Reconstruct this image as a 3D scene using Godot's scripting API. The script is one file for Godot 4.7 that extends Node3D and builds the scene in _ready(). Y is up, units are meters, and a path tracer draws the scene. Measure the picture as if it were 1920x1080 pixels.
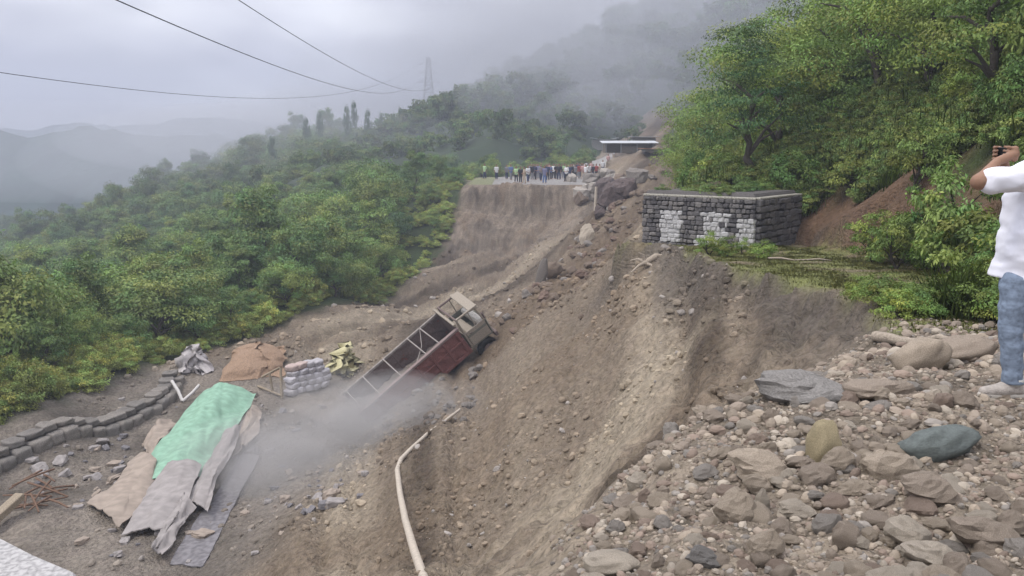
extends Node3D
# A landslide across a hill road: camera at the origin, 1.6 m above the rubble it stands on; x right, y up, depth D = -z.

const F := 1507.0
const PITCH := 0.16755
var rng := RandomNumberGenerator.new()
var taken := {}
var mats := {}
var cx: PackedFloat64Array
var cd: PackedFloat64Array
var cw: PackedFloat64Array
var cpoly := [0.0, 0.0, 0.0]
var gx: PackedFloat64Array
var gd: PackedFloat64Array
var gh: PackedFloat32Array
var n_lump := FastNoiseLite.new()
var n_fine := FastNoiseLite.new()
var n_big := FastNoiseLite.new()
var n_cell := FastNoiseLite.new()
var forest_line: PackedVector2Array
var hill_line: PackedVector2Array
var bench: PackedVector2Array
var plateau: PackedVector2Array
var leaf_mats := []

# ---------------------------------------------------------------- small helpers
func px(x: float, y: float, d: float) -> Vector3:
	var v := (540.0 - y) / F
	var k := d / (cos(PITCH) + sin(PITCH) * v)
	return Vector3(k * (x - 960.0) / F, k * (cos(PITCH) * v - sin(PITCH)), -d)

func numbered(called: String) -> String:
	var k: int = taken.get(called, 0)
	taken[called] = k + 1
	return called if k == 0 else "%s_%03d" % [called, k]

func tag(o: Node, label := "", category := "", group := "", kind := "") -> Node:
	if label: o.set_meta("label", label)
	if category: o.set_meta("category", category)
	if group: o.set_meta("group", group)
	if kind: o.set_meta("kind", kind)
	return o

func thing(called: String, label: String, category: String, at := Vector3.ZERO, group := "") -> Node3D:
	var o := Node3D.new()
	o.name = numbered(called)
	add_child(o)
	o.position = at
	tag(o, label, category, group)
	return o

func part(called: String, m: Mesh, material: Material, parent: Node = null, tr := Transform3D.IDENTITY) -> MeshInstance3D:
	var o := MeshInstance3D.new()
	o.mesh = m
	if material: o.material_override = material
	if parent == null:
		o.name = numbered(called)
		add_child(o)
	else:
		o.name = called
		parent.add_child(o, true)
	o.transform = tr
	return o

func lin(r: float, g: float, b: float) -> Color:
	return Color(r, g, b).linear_to_srgb()

func noise_tex(freq: float, lo: float, hi: float, size := 512, sd := 1, oct := 5, normal := false, bump := 4.0) -> NoiseTexture2D:
	var n := FastNoiseLite.new()
	n.seed = sd
	n.frequency = freq
	n.fractal_octaves = oct
	var t := NoiseTexture2D.new()
	t.width = size
	t.height = size
	t.seamless = true
	t.noise = n
	if normal:
		t.as_normal_map = true
		t.bump_strength = bump
	else:
		var g := Gradient.new()
		g.set_color(0, Color(lo, lo, lo))
		g.set_color(1, Color(hi, hi, hi))
		t.color_ramp = g
	return t

var tex_soil: NoiseTexture2D
var tex_bump: NoiseTexture2D
var tex_coarse: NoiseTexture2D

func mat(key: String, c: Color, rough := 0.9, grain := 0.0, relief := 0.0, scale := 1.0, vertex := false, metal := 0.0) -> StandardMaterial3D:
	if mats.has(key): return mats[key]
	var m := StandardMaterial3D.new()
	m.resource_name = key
	m.albedo_color = c
	m.roughness = rough
	m.metallic = metal
	m.metallic_specular = 0.3
	m.vertex_color_use_as_albedo = vertex
	if grain > 0.0 or relief > 0.0:
		m.uv1_triplanar = true
		m.uv1_scale = Vector3.ONE * scale
	if grain > 0.0: m.albedo_texture = tex_soil if grain > 0.5 else tex_coarse
	if relief > 0.0:
		m.heightmap_enabled = true
		m.heightmap_texture = tex_bump
		m.heightmap_scale = relief
	mats[key] = m
	return m

func grid_mesh(p: PackedVector3Array, nu: int, nv: int, wrap := false, col := PackedColorArray()) -> ArrayMesh:
	# nu columns fast, nv rows
	var idx := PackedInt32Array()
	var nor := PackedVector3Array()
	nor.resize(p.size())
	for j in nv - 1:
		for i in (nu if wrap else nu - 1):
			var i2 := (i + 1) % nu
			var a := j * nu + i
			var b := j * nu + i2
			var c := (j + 1) * nu + i
			var d := (j + 1) * nu + i2
			idx.append_array(PackedInt32Array([a, b, d, a, d, c]))
			var n1 := (p[d] - p[a]).cross(p[b] - p[a])
			var n2 := (p[c] - p[a]).cross(p[d] - p[a])
			nor[a] += n1 + n2
			nor[b] += n1
			nor[d] += n1 + n2
			nor[c] += n2
	for i in nor.size():
		nor[i] = nor[i].normalized() if nor[i].length_squared() > 1e-20 else Vector3.UP
	return arr_mesh(p, nor, idx, col)

func arr_mesh(p: PackedVector3Array, nor: PackedVector3Array, idx: PackedInt32Array, col := PackedColorArray()) -> ArrayMesh:
	var a := []
	a.resize(Mesh.ARRAY_MAX)
	a[Mesh.ARRAY_VERTEX] = p
	if nor.size(): a[Mesh.ARRAY_NORMAL] = nor
	if col.size(): a[Mesh.ARRAY_COLOR] = col
	a[Mesh.ARRAY_INDEX] = idx
	var m := ArrayMesh.new()
	m.add_surface_from_arrays(Mesh.PRIMITIVE_TRIANGLES, a)
	return m

func tube(path: Array, radii: Array, sides := 8) -> ArrayMesh:
	var p := PackedVector3Array()
	var n := path.size()
	var ref := Vector3.UP
	for k in n + 2:
		var i := clampi(k - 1, 0, n - 1)
		var t: Vector3 = (path[mini(i + 1, n - 1)] - path[maxi(i - 1, 0)]).normalized()
		if absf(t.dot(ref)) > 0.97: ref = Vector3.RIGHT
		var u := t.cross(ref).normalized()
		var w := u.cross(t)
		var r: float = 0.0 if k == 0 or k == n + 1 else radii[mini(i, radii.size() - 1)]
		for s in sides:
			var an := TAU * s / sides
			p.append(path[i] + (u * cos(an) + w * sin(an)) * r)
	return grid_mesh(p, sides, n + 2, true)

func joined(meshes: Array) -> ArrayMesh:
	var st := SurfaceTool.new()
	st.begin(Mesh.PRIMITIVE_TRIANGLES)
	for m in meshes: st.append_from(m, 0, Transform3D.IDENTITY)
	return st.commit()

func bar(a: Vector3, b: Vector3, r: float, sides := 6) -> ArrayMesh:
	return tube([a, b], [r, r], sides)

func cbox(s: Vector3, bev := 0.02, at := Vector3.ZERO, bs := Basis.IDENTITY) -> ArrayMesh:
	var h := s / 2.0
	bev = minf(bev, minf(h.x, minf(h.y, h.z)) * 0.6)
	var st := SurfaceTool.new()
	st.begin(Mesh.PRIMITIVE_TRIANGLES)
	var c := func(sx, sy, sz, ax):
		var v := Vector3(sx * h.x, sy * h.y, sz * h.z)
		for k in 3:
			if k != ax: v[k] -= signf(v[k]) * bev
		return at + bs * v
	var poly := func(pts: Array):
		var mid := Vector3.ZERO
		for q in pts: mid += q
		mid /= pts.size()
		var nn: Vector3 = (pts[2] - pts[0]).cross(pts[1] - pts[0])
		if nn.dot(mid - at) < 0.0:
			pts.reverse()
			nn = -nn
		st.set_normal(nn.normalized())
		for k in range(1, pts.size() - 1):
			for q in [pts[0], pts[k], pts[k + 1]]: st.add_vertex(q)
	for ax in 3:
		for sg in [-1, 1]:
			var q := []
			for e in [[-1, -1], [1, -1], [1, 1], [-1, 1]]:
				var v := [0, 0, 0]
				v[ax] = sg
				v[(ax + 1) % 3] = e[0]
				v[(ax + 2) % 3] = e[1]
				q.append(c.call(v[0], v[1], v[2], ax))
			poly.call(q)
	for ax in 3:
		var b1 := (ax + 1) % 3
		var b2 := (ax + 2) % 3
		for s1 in [-1, 1]:
			for s2 in [-1, 1]:
				var q := []
				for e in [[-1, b1], [1, b1], [1, b2], [-1, b2]]:
					var v := [0, 0, 0]
					v[ax] = e[0]
					v[b1] = s1
					v[b2] = s2
					q.append(c.call(v[0], v[1], v[2], e[1]))
				poly.call(q)
	for sx in [-1, 1]:
		for sy in [-1, 1]:
			for sz in [-1, 1]:
				poly.call([c.call(sx, sy, sz, 0), c.call(sx, sy, sz, 1), c.call(sx, sy, sz, 2)])
	return st.commit()

func slab_mesh(top: Array, thick: float) -> ArrayMesh:
	# a prism under the polygon top, with a slightly smaller top rim as a worn edge
	var st := SurfaceTool.new()
	st.begin(Mesh.PRIMITIVE_TRIANGLES)
	var mid := Vector3.ZERO
	for q in top: mid += q
	mid /= top.size()
	var n := top.size()
	var ins := []
	for q in top: ins.append(q.lerp(mid, 0.05) + Vector3.UP * thick * 0.12)
	var tri := func(a, b, c, toward: Vector3):
		var nn: Vector3 = (c - a).cross(b - a)
		if nn.dot((a + b + c) / 3.0 - toward) < 0.0:
			var x = b
			b = c
			c = x
			nn = -nn
		st.set_normal(nn.normalized())
		for q in [a, b, c]: st.add_vertex(q)
	var cen := mid - Vector3.UP * thick * 0.5
	for i in n:
		var k := (i + 1) % n
		var dn := Vector3.DOWN * thick
		tri.call(ins[i], ins[k], mid + Vector3.UP * thick * 0.12, cen)
		tri.call(ins[i], top[i], top[k], cen)
		tri.call(ins[i], top[k], ins[k], cen)
		tri.call(top[i], top[i] + dn, top[k] + dn, cen)
		tri.call(top[i], top[k] + dn, top[k], cen)
		tri.call(top[i] + dn, top[k] + dn, mid + dn, cen)
	return st.commit()

func stone_mesh(sd: int, nu: int, nv: int, planes: int, soft: float, rough: float) -> ArrayMesh:
	var r := RandomNumberGenerator.new()
	r.seed = sd
	var ns := []
	for k in planes:
		ns.append([Vector3(r.randfn(), r.randfn(), r.randfn()).normalized(), r.randf_range(0.72, 1.0)])
	var nz := FastNoiseLite.new()
	nz.seed = sd
	nz.frequency = 1.4
	var p := PackedVector3Array()
	for j in nv:
		var la := PI * (float(j) / (nv - 1) - 0.5)
		for i in nu:
			var lo := TAU * i / nu
			var d := Vector3(cos(la) * cos(lo), sin(la), -cos(la) * sin(lo))
			var acc := exp(-1.15 / soft)
			for q in ns:
				var dt: float = d.dot(q[0])
				if dt > 0.05: acc += exp(-(q[1] / dt) / soft)
			var rad := -soft * log(acc)
			rad *= 1.0 + rough * nz.get_noise_3dv(d * 1.3) + rough * 0.3 * nz.get_noise_3dv(d * 5.0)
			p.append(d * rad * 0.5)
	return grid_mesh(p, nu, nv, true)

func flat(m: ArrayMesh) -> ArrayMesh:
	var a := m.surface_get_arrays(0)
	var v: PackedVector3Array = a[Mesh.ARRAY_VERTEX]
	var ix: PackedInt32Array = a[Mesh.ARRAY_INDEX]
	var p := PackedVector3Array()
	var n := PackedVector3Array()
	var k := PackedInt32Array()
	for t in range(0, ix.size(), 3):
		var nn := (v[ix[t + 2]] - v[ix[t]]).cross(v[ix[t + 1]] - v[ix[t]])
		if nn.length_squared() < 1e-16: continue
		nn = nn.normalized()
		for e in 3:
			k.append(p.size())
			p.append(v[ix[t + e]])
			n.append(nn)
	return arr_mesh(p, n, k)

func sheet_mesh(p: PackedVector3Array, nu: int, nv: int, thick: float) -> ArrayMesh:
	# a cloth with two faces thick apart and closed rims
	var q := PackedVector3Array()
	for i in p.size():
		var u := i % nu
		var v := i / nu
		var a := p[v * nu + mini(u + 1, nu - 1)] - p[v * nu + maxi(u - 1, 0)]
		var b := p[mini(v + 1, nv - 1) * nu + u] - p[maxi(v - 1, 0) * nu + u]
		q.append(p[i] - a.cross(b).normalized() * thick * (1.0 if a.cross(b).y > 0.0 else -1.0))
	var ring := PackedInt32Array()
	for i in nu: ring.append(i)
	for j in range(1, nv): ring.append(j * nu + nu - 1)
	for i in range(nu - 2, -1, -1): ring.append((nv - 1) * nu + i)
	for j in range(nv - 2, 0, -1): ring.append(j * nu)
	var rim := PackedVector3Array()
	for k in ring: rim.append(p[k])
	for k in ring: rim.append(q[k])
	return joined([grid_mesh(p, nu, nv), grid_mesh(q, nu, nv), grid_mesh(rim, ring.size(), 2, true)])

func multi(called: String, m: Mesh, material: Material, trs: Array, cols: Array, label: String, category: String, parent: Node = null) -> MultiMeshInstance3D:
	var mm := MultiMesh.new()
	mm.transform_format = MultiMesh.TRANSFORM_3D
	mm.use_colors = cols.size() > 0
	mm.mesh = m
	mm.instance_count = trs.size()
	for i in trs.size():
		mm.set_instance_transform(i, trs[i])
		if cols.size(): mm.set_instance_color(i, cols[i])
	var o := MultiMeshInstance3D.new()
	o.multimesh = mm
	o.material_override = material
	if parent:
		o.name = called
		parent.add_child(o, true)
	else:
		o.name = numbered(called)
		add_child(o)
	tag(o, label, category, "", "stuff")
	return o

# ---------------------------------------------------------------- terrain
func side(line: PackedVector2Array, x: float, d: float) -> float:
	# x minus the line's x at depth d (lines are functions of depth)
	var n := line.size()
	if d <= line[0].y: return x - line[0].x
	for i in range(1, n):
		if d <= line[i].y:
			return x - lerpf(line[i - 1].x, line[i].x, (d - line[i - 1].y) / (line[i].y - line[i - 1].y))
	return x - line[n - 1].x

func poly_sd(poly: PackedVector2Array, x: float, d: float) -> float:
	# signed distance, positive inside
	var best := 1e9
	var inside := false
	var p := Vector2(x, d)
	var n := poly.size()
	var j := n - 1
	for i in n:
		var a := poly[j]
		var b := poly[i]
		var ab := b - a
		var t := clampf((p - a).dot(ab) / ab.length_squared(), 0.0, 1.0)
		best = minf(best, (p - a - ab * t).length_squared())
		if (a.y > d) != (b.y > d) and x < (b.x - a.x) * (d - a.y) / (b.y - a.y) + a.x: inside = not inside
		j = i
	return sqrt(best) * (1.0 if inside else -1.0)

func tps_setup(pts: Array) -> void:
	var n := pts.size()
	var m := n + 3
	var a := []
	for i in m:
		var row := PackedFloat64Array()
		row.resize(m + 1)
		a.append(row)
	for i in n:
		var pi: Vector3 = pts[i]
		for j in n:
			var pj: Vector3 = pts[j]
			var r2 := (pi.x - pj.x) ** 2 + (pi.y - pj.y) ** 2
			a[i][j] = 0.5 * r2 * log(r2) if r2 > 1e-9 else 0.0
		a[i][i] += 0.15
		a[i][n] = 1.0
		a[i][n + 1] = pi.x
		a[i][n + 2] = pi.y
		a[n][i] = 1.0
		a[n + 1][i] = pi.x
		a[n + 2][i] = pi.y
		a[i][m] = pi.z
		cx.append(pi.x)
		cd.append(pi.y)
	for k in m:
		var piv := k
		for i in range(k + 1, m):
			if absf(a[i][k]) > absf(a[piv][k]): piv = i
		var sw = a[k]
		a[k] = a[piv]
		a[piv] = sw
		var rk: PackedFloat64Array = a[k]
		for i in range(k + 1, m):
			var ri: PackedFloat64Array = a[i]
			var q := ri[k] / rk[k]
			if q != 0.0:
				for j in range(k, m + 1): ri[j] -= q * rk[j]
				a[i] = ri
	var sol := PackedFloat64Array()
	sol.resize(m)
	for k in range(m - 1, -1, -1):
		var v: float = a[k][m]
		for j in range(k + 1, m): v -= a[k][j] * sol[j]
		sol[k] = v / a[k][k]
	cw = sol.slice(0, n)
	cpoly = [sol[n], sol[n + 1], sol[n + 2]]

func base_h(x: float, d: float) -> float:
	var far := maxf(maxf(0.0, d - 330.0), maxf(maxf(0.0, -120.0 - x), x - 60.0))
	var qx := clampf(x, -120.0, 60.0)
	var qd := clampf(d, -6.0, 330.0)
	var v: float = cpoly[0] + cpoly[1] * qx + cpoly[2] * qd
	for i in cx.size():
		var r2 := (qx - cx[i]) * (qx - cx[i]) + (qd - cd[i]) * (qd - cd[i])
		if r2 > 1e-9: v += cw[i] * 0.5 * r2 * log(r2)
	if far > 0.0: v = lerpf(v, -60.0 if x < 60.0 else v, smoothstep(0.0, 200.0, far))
	return v

func zone(x: float, d: float) -> Array:
	# how much of: forest floor, hillside, grassy bench, rubble heap, yard
	var fo := smoothstep(0.6, -1.0, side(forest_line, x, d) + 0.8 * n_lump.get_noise_2d(x * 2.0, d * 2.0))
	var hi := smoothstep(-0.5, 0.8, side(hill_line, x, d) + 0.7 * n_lump.get_noise_2d(x * 2.0 + 50.0, d * 2.0))
	if d > 27.0: hi = maxf(hi * smoothstep(-0.5, 3.0, side(hill_line, x, d)), 0.0)
	var be := smoothstep(-0.2, 0.25, poly_sd(bench, x, d)) if d < 30.0 and d > 5.0 and x > 0.0 else 0.0
	var he := smoothstep(-1.2, 0.2, (x - heap_edge(d)) + 0.5 * n_lump.get_noise_2d(x * 3.0, d * 3.0)) * smoothstep(10.5, 8.0, d) if x > -4.0 else 0.0
	var ya := smoothstep(-4.2, -7.0, x) * smoothstep(14.0, 17.0, d) * smoothstep(40.0, 36.0, d)
	return [fo, hi, be, he, ya]

func heap_edge(d: float) -> float:
	# left rim of the rubble heap, x by depth
	if d < 3.3: return 0.42
	if d < 5.3: return lerpf(0.42, 1.15, (d - 3.3) / 2.0)
	if d < 6.8: return lerpf(1.15, 2.1, (d - 5.3) / 1.5)
	return lerpf(2.1, 3.7, (d - 6.8) / 1.7)

func height(x: float, d: float) -> float:
	var v := base_h(x, d)
	var z := zone(x, d)
	# the surviving bench of road beside the wall, broken off steeply
	if x > 0.0 and d > 5.0 and d < 30.0:
		var sd := poly_sd(bench, x, d) + 0.5 * n_lump.get_noise_2d(x * 3.5, d * 3.5)
		v = lerpf(v, -2.18 - 0.055 * (d - 12.0) + 0.05 * n_lump.get_noise_2d(x * 4, d * 4), smoothstep(-0.28, 0.02, sd))
	# the far road, broken off as a cliff
	if d > 80.0 and d < 150.0 and x > -12.0 and x < 22.0:
		var sp := poly_sd(plateau, x, d) + 0.5 * n_lump.get_noise_2d(x * 1.3, d * 1.3)
		v = lerpf(v, maxf(v, -3.42), smoothstep(-2.4, 0.0, sp + 0.7 * n_lump.get_noise_2d(x * 2.5, d * 0.6))) if sp < 0.0 else lerpf(-3.42, v, smoothstep(22.0, 45.0, d - 88.0))
	# roughness: gullies down the slide, clods, heap lumps
	var dirt: float = (1.0 - z[0]) * (1.0 - z[1]) * (1.0 - z[2])
	if d > 84.0 and poly_sd(plateau, x, d) > -0.3: dirt *= 0.1
	var al := -0.45 * x - 0.89 * d
	var ac := 0.89 * x - 0.45 * d
	var sl: float = dirt * (1.0 - z[3]) * (1.0 - 0.7 * z[4])
	var fade := clampf(d / 20.0, 0.5, 2.2)
	v += sl * (0.40 * fade * n_big.get_noise_2d(al * 0.25 / fade, ac * 1.5 / fade) - 0.34 * fade * pow(1.0 - minf(1.0, 2.6 * absf(n_big.get_noise_2d(al * 0.14 / fade + 60.0, ac * 1.15 / fade))), 3.0) + 0.20 * fade * absf(n_lump.get_noise_2d(al * 1.2 / fade, ac * 4.0 / fade)) + 0.18 * n_lump.get_noise_2d(x * 5.0, d * 5.0) + 0.12 * n_fine.get_noise_2d(x * 2.6, d * 2.6))
	v += dirt * z[3] * (0.10 * n_lump.get_noise_2d(x * 4.0, d * 4.0) + 0.025 * n_fine.get_noise_2d(x * 5.0, d * 5.0))
	v += dirt * z[4] * (0.22 * n_big.get_noise_2d(x * 1.4, d * 1.4) + 0.05 * n_fine.get_noise_2d(x * 2.0, d * 2.0))
	v += (z[0] * (0.8 if d < 60.0 else 1.5) + z[1] * 0.35) * n_big.get_noise_2d(x * 0.5, d * 0.5)
	v += z[1] * 0.22 * n_lump.get_noise_2d(x * 3.0, d * 3.0)
	return v

func soil(x: float, d: float, slope: float) -> Color:
	var z := zone(x, d)
	var al := -0.45 * x - 0.89 * d
	var ac := 0.89 * x - 0.45 * d
	var fade := clampf(d / 20.0, 0.6, 2.4)
	var c := Vector3(0.225, 0.181, 0.142)
	var s1 := n_big.get_noise_2d(al * 0.16 / fade + 31.0, ac * 2.0 / fade)
	var s2 := n_lump.get_noise_2d(al * 0.5 / fade, ac * 3.0 / fade + 77.0)
	c = c.lerp(Vector3(0.335, 0.28, 0.22), smoothstep(0.0, 0.42, s1 + 0.4 * s2))
	c = c.lerp(Vector3(0.105, 0.082, 0.064), smoothstep(0.0, 0.4, -s1 + 0.45 * s2))
	c = c.lerp(Vector3(0.205, 0.158, 0.118), smoothstep(0.1, 0.5, n_big.get_noise_2d(x * 0.6 + 9.0, d * 0.6)) * 0.7)
	# the dry pale runnel below the heap
	var run := Geometry2D.get_closest_point_to_segment(Vector2(x, d), Vector2(3.1, 15.4), Vector2(0.3, 10.8))
	c = c.lerp(Vector3(0.36, 0.305, 0.24), 0.7 * smoothstep(1.1, 0.2, run.distance_to(Vector2(x, d)) + 0.7 * s2))
	# dark broken earth under the bench and in the debris stream
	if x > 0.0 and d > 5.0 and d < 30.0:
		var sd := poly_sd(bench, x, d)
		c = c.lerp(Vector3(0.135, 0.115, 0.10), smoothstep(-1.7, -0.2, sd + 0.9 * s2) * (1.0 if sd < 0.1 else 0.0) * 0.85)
	var st := Geometry2D.get_closest_point_to_segment(Vector2(x, d), Vector2(10.5, 74.0), Vector2(0.5, 36.0)).distance_to(Vector2(x, d))
	c = c.lerp(Vector3(0.15, 0.108, 0.075), 0.7 * smoothstep(4.0, 1.5, st + 2.0 * s2))
	# cliff below the far road
	if d > 74.0 and d < 87.5 and x < 11.0:
		c = c.lerp(Vector3(0.25, 0.205, 0.17) * (1.0 + 0.5 * n_lump.get_noise_3d(x * 3.0, d * 14.0, 5.0)), 0.8 * smoothstep(74.0, 80.0, d))
		c = c.lerp(Vector3(0.23, 0.165, 0.115), 0.4 * smoothstep(0.12, 0.4, n_big.get_noise_2d(x * 1.2, d * 1.6)))
		c = c.lerp(Vector3(0.10, 0.085, 0.075), 0.5 * smoothstep(0.1, 0.4, n_big.get_noise_2d(x * 1.1 + 40.0, d * 2.0)))
	c = c.lerp(Vector3(0.21, 0.182, 0.16) * (1.0 + 0.7 * n_big.get_noise_2d(x * 1.2, d * 1.2)), z[4])
	c = c.lerp(Vector3(0.245, 0.205, 0.168) * (1.0 + 0.45 * n_lump.get_noise_2d(x * 3.0, d * 3.0)), z[3])
	# grass on the bench, in patches over trodden earth
	var gr := smoothstep(-0.35, 0.1, n_lump.get_noise_2d(x * 2.2, d * 2.2) + 0.1)
	c = c.lerp(Vector3(0.23, 0.19, 0.13).lerp(Vector3(0.24, 0.26, 0.10), gr), z[2])
	c = c.lerp(Vector3(0.045, 0.065, 0.028), z[0])
	# bare bank at the foot of the hill
	var hs := side(hill_line, x, d)
	var bare := smoothstep(3.0, 1.2, hs + 1.4 * n_lump.get_noise_2d(x * 1.5, d * 1.5)) * smoothstep(14.5, 16.5, d)
	c = c.lerp(Vector3(0.055, 0.075, 0.03).lerp(Vector3(0.165, 0.105, 0.072), bare), z[1])
	if d > 85.5 and d < 135.0 and poly_sd(plateau, x, d) > 0.3:
		c = Vector3(0.36, 0.345, 0.345) * (1.0 + 0.2 * n_lump.get_noise_2d(x, d))
		if x < -2.2: c = Vector3(0.26, 0.27, 0.16)
	var f := 0.97 + 0.24 * n_fine.get_noise_2d(x * 4.0, d * 4.0)
	return Color(c.x * f, c.y * f, c.z * f * 0.94)

func gy(x: float, d: float) -> float:
	var i := clampi(gx.bsearch(x) - 1, 0, gx.size() - 2)
	var j := clampi(gd.bsearch(d) - 1, 0, gd.size() - 2)
	var u := clampf((x - gx[i]) / (gx[i + 1] - gx[i]), 0.0, 1.0)
	var v := clampf((d - gd[j]) / (gd[j + 1] - gd[j]), 0.0, 1.0)
	var n := gx.size()
	return lerpf(lerpf(gh[j * n + i], gh[j * n + i + 1], u), lerpf(gh[(j + 1) * n + i], gh[(j + 1) * n + i + 1], u), v)

func on(x: float, d: float, up := 0.0) -> Vector3:
	return Vector3(x, gy(x, d) + up, -d)

func hit(x: float, y: float, from := 2.0) -> Vector3:
	# where the ground lies along that direction
	var d := from
	while d < 400.0:
		var p := px(x, y, d)
		if p.y < gy(p.x, d): return on(p.x, d)
		d += 0.03 + d * 0.004
	return px(x, y, 400.0)

func build_terrain() -> void:
	var pts := []
	for q in [[0, 0, -1.62], [2, 0, -1.6], [-0.6, 1.5, -1.75], [4, 2, -1.55], [3.3, 5.3, -1.62], [5, 5, -1.6], [6.5, 3, -1.4], [-4, 0, -4.5], [-9, 0, -7.5], [8, 0, -1.2], [2, -5, -1.6], [-9, -5, -6], [0.9, 3.0, -1.7], [2, 4, -1.66], [5, 8, -1.9], [6.5, 10, -2.0],
			[8.3, 12, -1.8], [8.8, 18, -2.1], [11, 12, 1.2], [11.5, 19, 0.7], [15, 14, 4.5], [15, 25, 4.0], [20, 20, 9.5], [24, 30, 12], [13.5, 40, 0.3], [20, 45, 6], [30, 60, 15], [17, 75, -0.5], [25, 80, 6], [30, 100, 8], [12, 60, -2.6], [14, 5, 5], [25, 5, 14], [10.5, 0, 1], [20, -5, 10], [40, 40, 28], [58, 80, 38], [58, 20, 42], [9.6, 26.5, -2.3], [11.5, 29, 0.4], [7.6, 27.6, -1.55], [6.0, 29.2, -1.75], [9.3, 29, -0.7], [10.8, 34, -0.8], [8, 34, -2.2], [50, 140, 20], [40, 200, 15],
			[-3, 90, -3.4], [8, 90, -3.4], [3, 110, -3.2], [10, 130, -2.3], [16, 118, -1.0], [-8, 100, -5], [0, 150, -4.5], [12, 160, -3],
			[-6.9, 34.4, -11.4], [-6.1, 32.6, -11.7], [-4.6, 32.6, -10.75], [-2.4, 35.0, -9.45], [-17.8, 28.5, -9.6], [-25, 25, -10], [-15, 48, -10.0], [-25, 50, -13], [-40, 50, -17], [-22, 75, -12.5], [-45, 75, -16.5], [-12.5, 75, -11], [-25, 110, -11], [-50, 110, -16.5], [-80, 110, -23], [-10, 120, -6], [-40, 160, -8.5], [-80, 160, -17], [-15, 170, -4.5], [-50, 220, -3], [-100, 220, -18], [-30, 270, 3], [0, 220, -4.5], [-118, 200, -30], [-118, 100, -38], [-80, 60, -32], [-110, 320, -30], [-60, 320, -3], [30, 300, 4], [-60, 30, -26], [-30, 5, -18], [-60, 0, -32]]:
		pts.append(Vector3(q[0], q[1], q[2]))
	for q in [[1150, 1080, 3.3], [1050, 1080, 6.3], [900, 1080, 9.2], [790, 1080, 9.6], [600, 1080, 13.5], [400, 1070, 17.5], [200, 1060, 18.5], [50, 1050, 19], [745, 885, 19], [840, 790, 24], [600, 900, 23], [1000, 900, 14.5], [1000, 1010, 11], [1000, 700, 25], [1190, 880, 4.9], [1290, 800, 5.5],
			[1120, 900, 10], [1180, 800, 13], [1250, 680, 15], [1200, 700, 15.7], [1200, 600, 19.5], [1200, 500, 24.3], [1330, 700, 11.9], [1450, 650, 11.3], [1500, 700, 8.9], [1450, 728, 6.7], [1640, 655, 8.3], [1600, 640, 9.4], [1400, 600, 13.4], [1500, 610, 12.3], [1330, 560, 16.8], [1340, 505, 18.2], [1260, 495, 22],
			[450, 760, 33], [300, 900, 25], [100, 950, 22.5], [550, 800, 30], [600, 745, 35], [0, 900, 25], [200, 812, 29.5], [320, 762, 33], [950, 650, 33], [870, 720, 30.5], [800, 790, 27], [750, 585, 57], [600, 640, 44], [480, 650, 40], [700, 620, 46],
			[900, 450, 80], [1050, 440, 80], [860, 480, 76], [930, 520, 66], [1000, 520, 58], [950, 580, 45], [880, 620, 40], [1050, 540, 40], [1080, 620, 26], [1100, 500, 48], [1100, 450, 62], [1150, 420, 62], [1170, 350, 73], [1180, 460, 32], [1150, 560, 25.5], [1415, 466, 24], [1205, 458, 26.5], [330, 665, 40], [480, 628, 45], [680, 565, 56], [780, 512, 68], [850, 400, 83]]:
		var p := px(q[0], q[1], q[2])
		pts.append(Vector3(p.x, q[2], p.y))
	tps_setup(pts)
	# a grid that is fine where the slide is and coarse towards the horizon
	var xs := [0.0]
	var step := 0.11
	while xs[-1] < 1100.0:
		if xs[-1] > 9.0: step *= 1.065
		xs.append(xs[-1] + step)
	step = 0.11
	var neg := [0.0]
	while neg[-1] < 1100.0:
		if neg[-1] > 7.0: step = minf(step * 1.04, 0.28) if neg[-1] < 19.0 else step * 1.06
		neg.append(neg[-1] + step)
	for k in range(neg.size() - 1, 0, -1): gx.append(-neg[k])
	for v in xs: gx.append(v)
	var d := -12.0
	while d < 1250.0:
		gd.append(d)
		if d < 1.0: d += 0.6
		elif d < 12.0: d += 0.1
		elif d > 81.0 and d < 88.0: d += 0.2
		elif d < 100.0: d += 0.1 + 0.0085 * (d - 12.0)
		else: d += 0.85 + 0.06 * (d - 100.0)
	var n := gx.size()
	gh.resize(n * gd.size())
	var p := PackedVector3Array()
	p.resize(gh.size())
	for j in gd.size():
		for i in n:
			var h := height(gx[i], gd[j])
			gh[j * n + i] = h
			p[j * n + i] = Vector3(gx[i], h, -gd[j])
	var col := PackedColorArray()
	col.resize(gh.size())
	for j in gd.size():
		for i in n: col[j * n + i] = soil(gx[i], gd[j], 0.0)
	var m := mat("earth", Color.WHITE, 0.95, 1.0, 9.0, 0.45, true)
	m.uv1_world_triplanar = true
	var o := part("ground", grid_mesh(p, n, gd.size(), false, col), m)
	tag(o, "", "", "", "structure")

# ---------------------------------------------------------------- plants
func leaf(p: PackedVector3Array, nor: PackedVector3Array, idx: PackedInt32Array, col: PackedColorArray, at: Vector3, n: Vector3, along: Vector3, ln: float, wd: float, c: Color) -> void:
	var b := p.size()
	var t := (along - n * along.dot(n)).normalized()
	var s := n.cross(t)
	p.append(at)
	p.append(at + t * ln * 0.5 + s * wd * 0.5 - n * ln * 0.06)
	p.append(at + t * ln - n * ln * 0.25)
	p.append(at + t * ln * 0.5 - s * wd * 0.5 - n * ln * 0.06)
	for k in 4:
		nor.append(n)
		col.append(c)
	idx.append_array(PackedInt32Array([b, b + 1, b + 2, b, b + 2, b + 3]))

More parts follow.
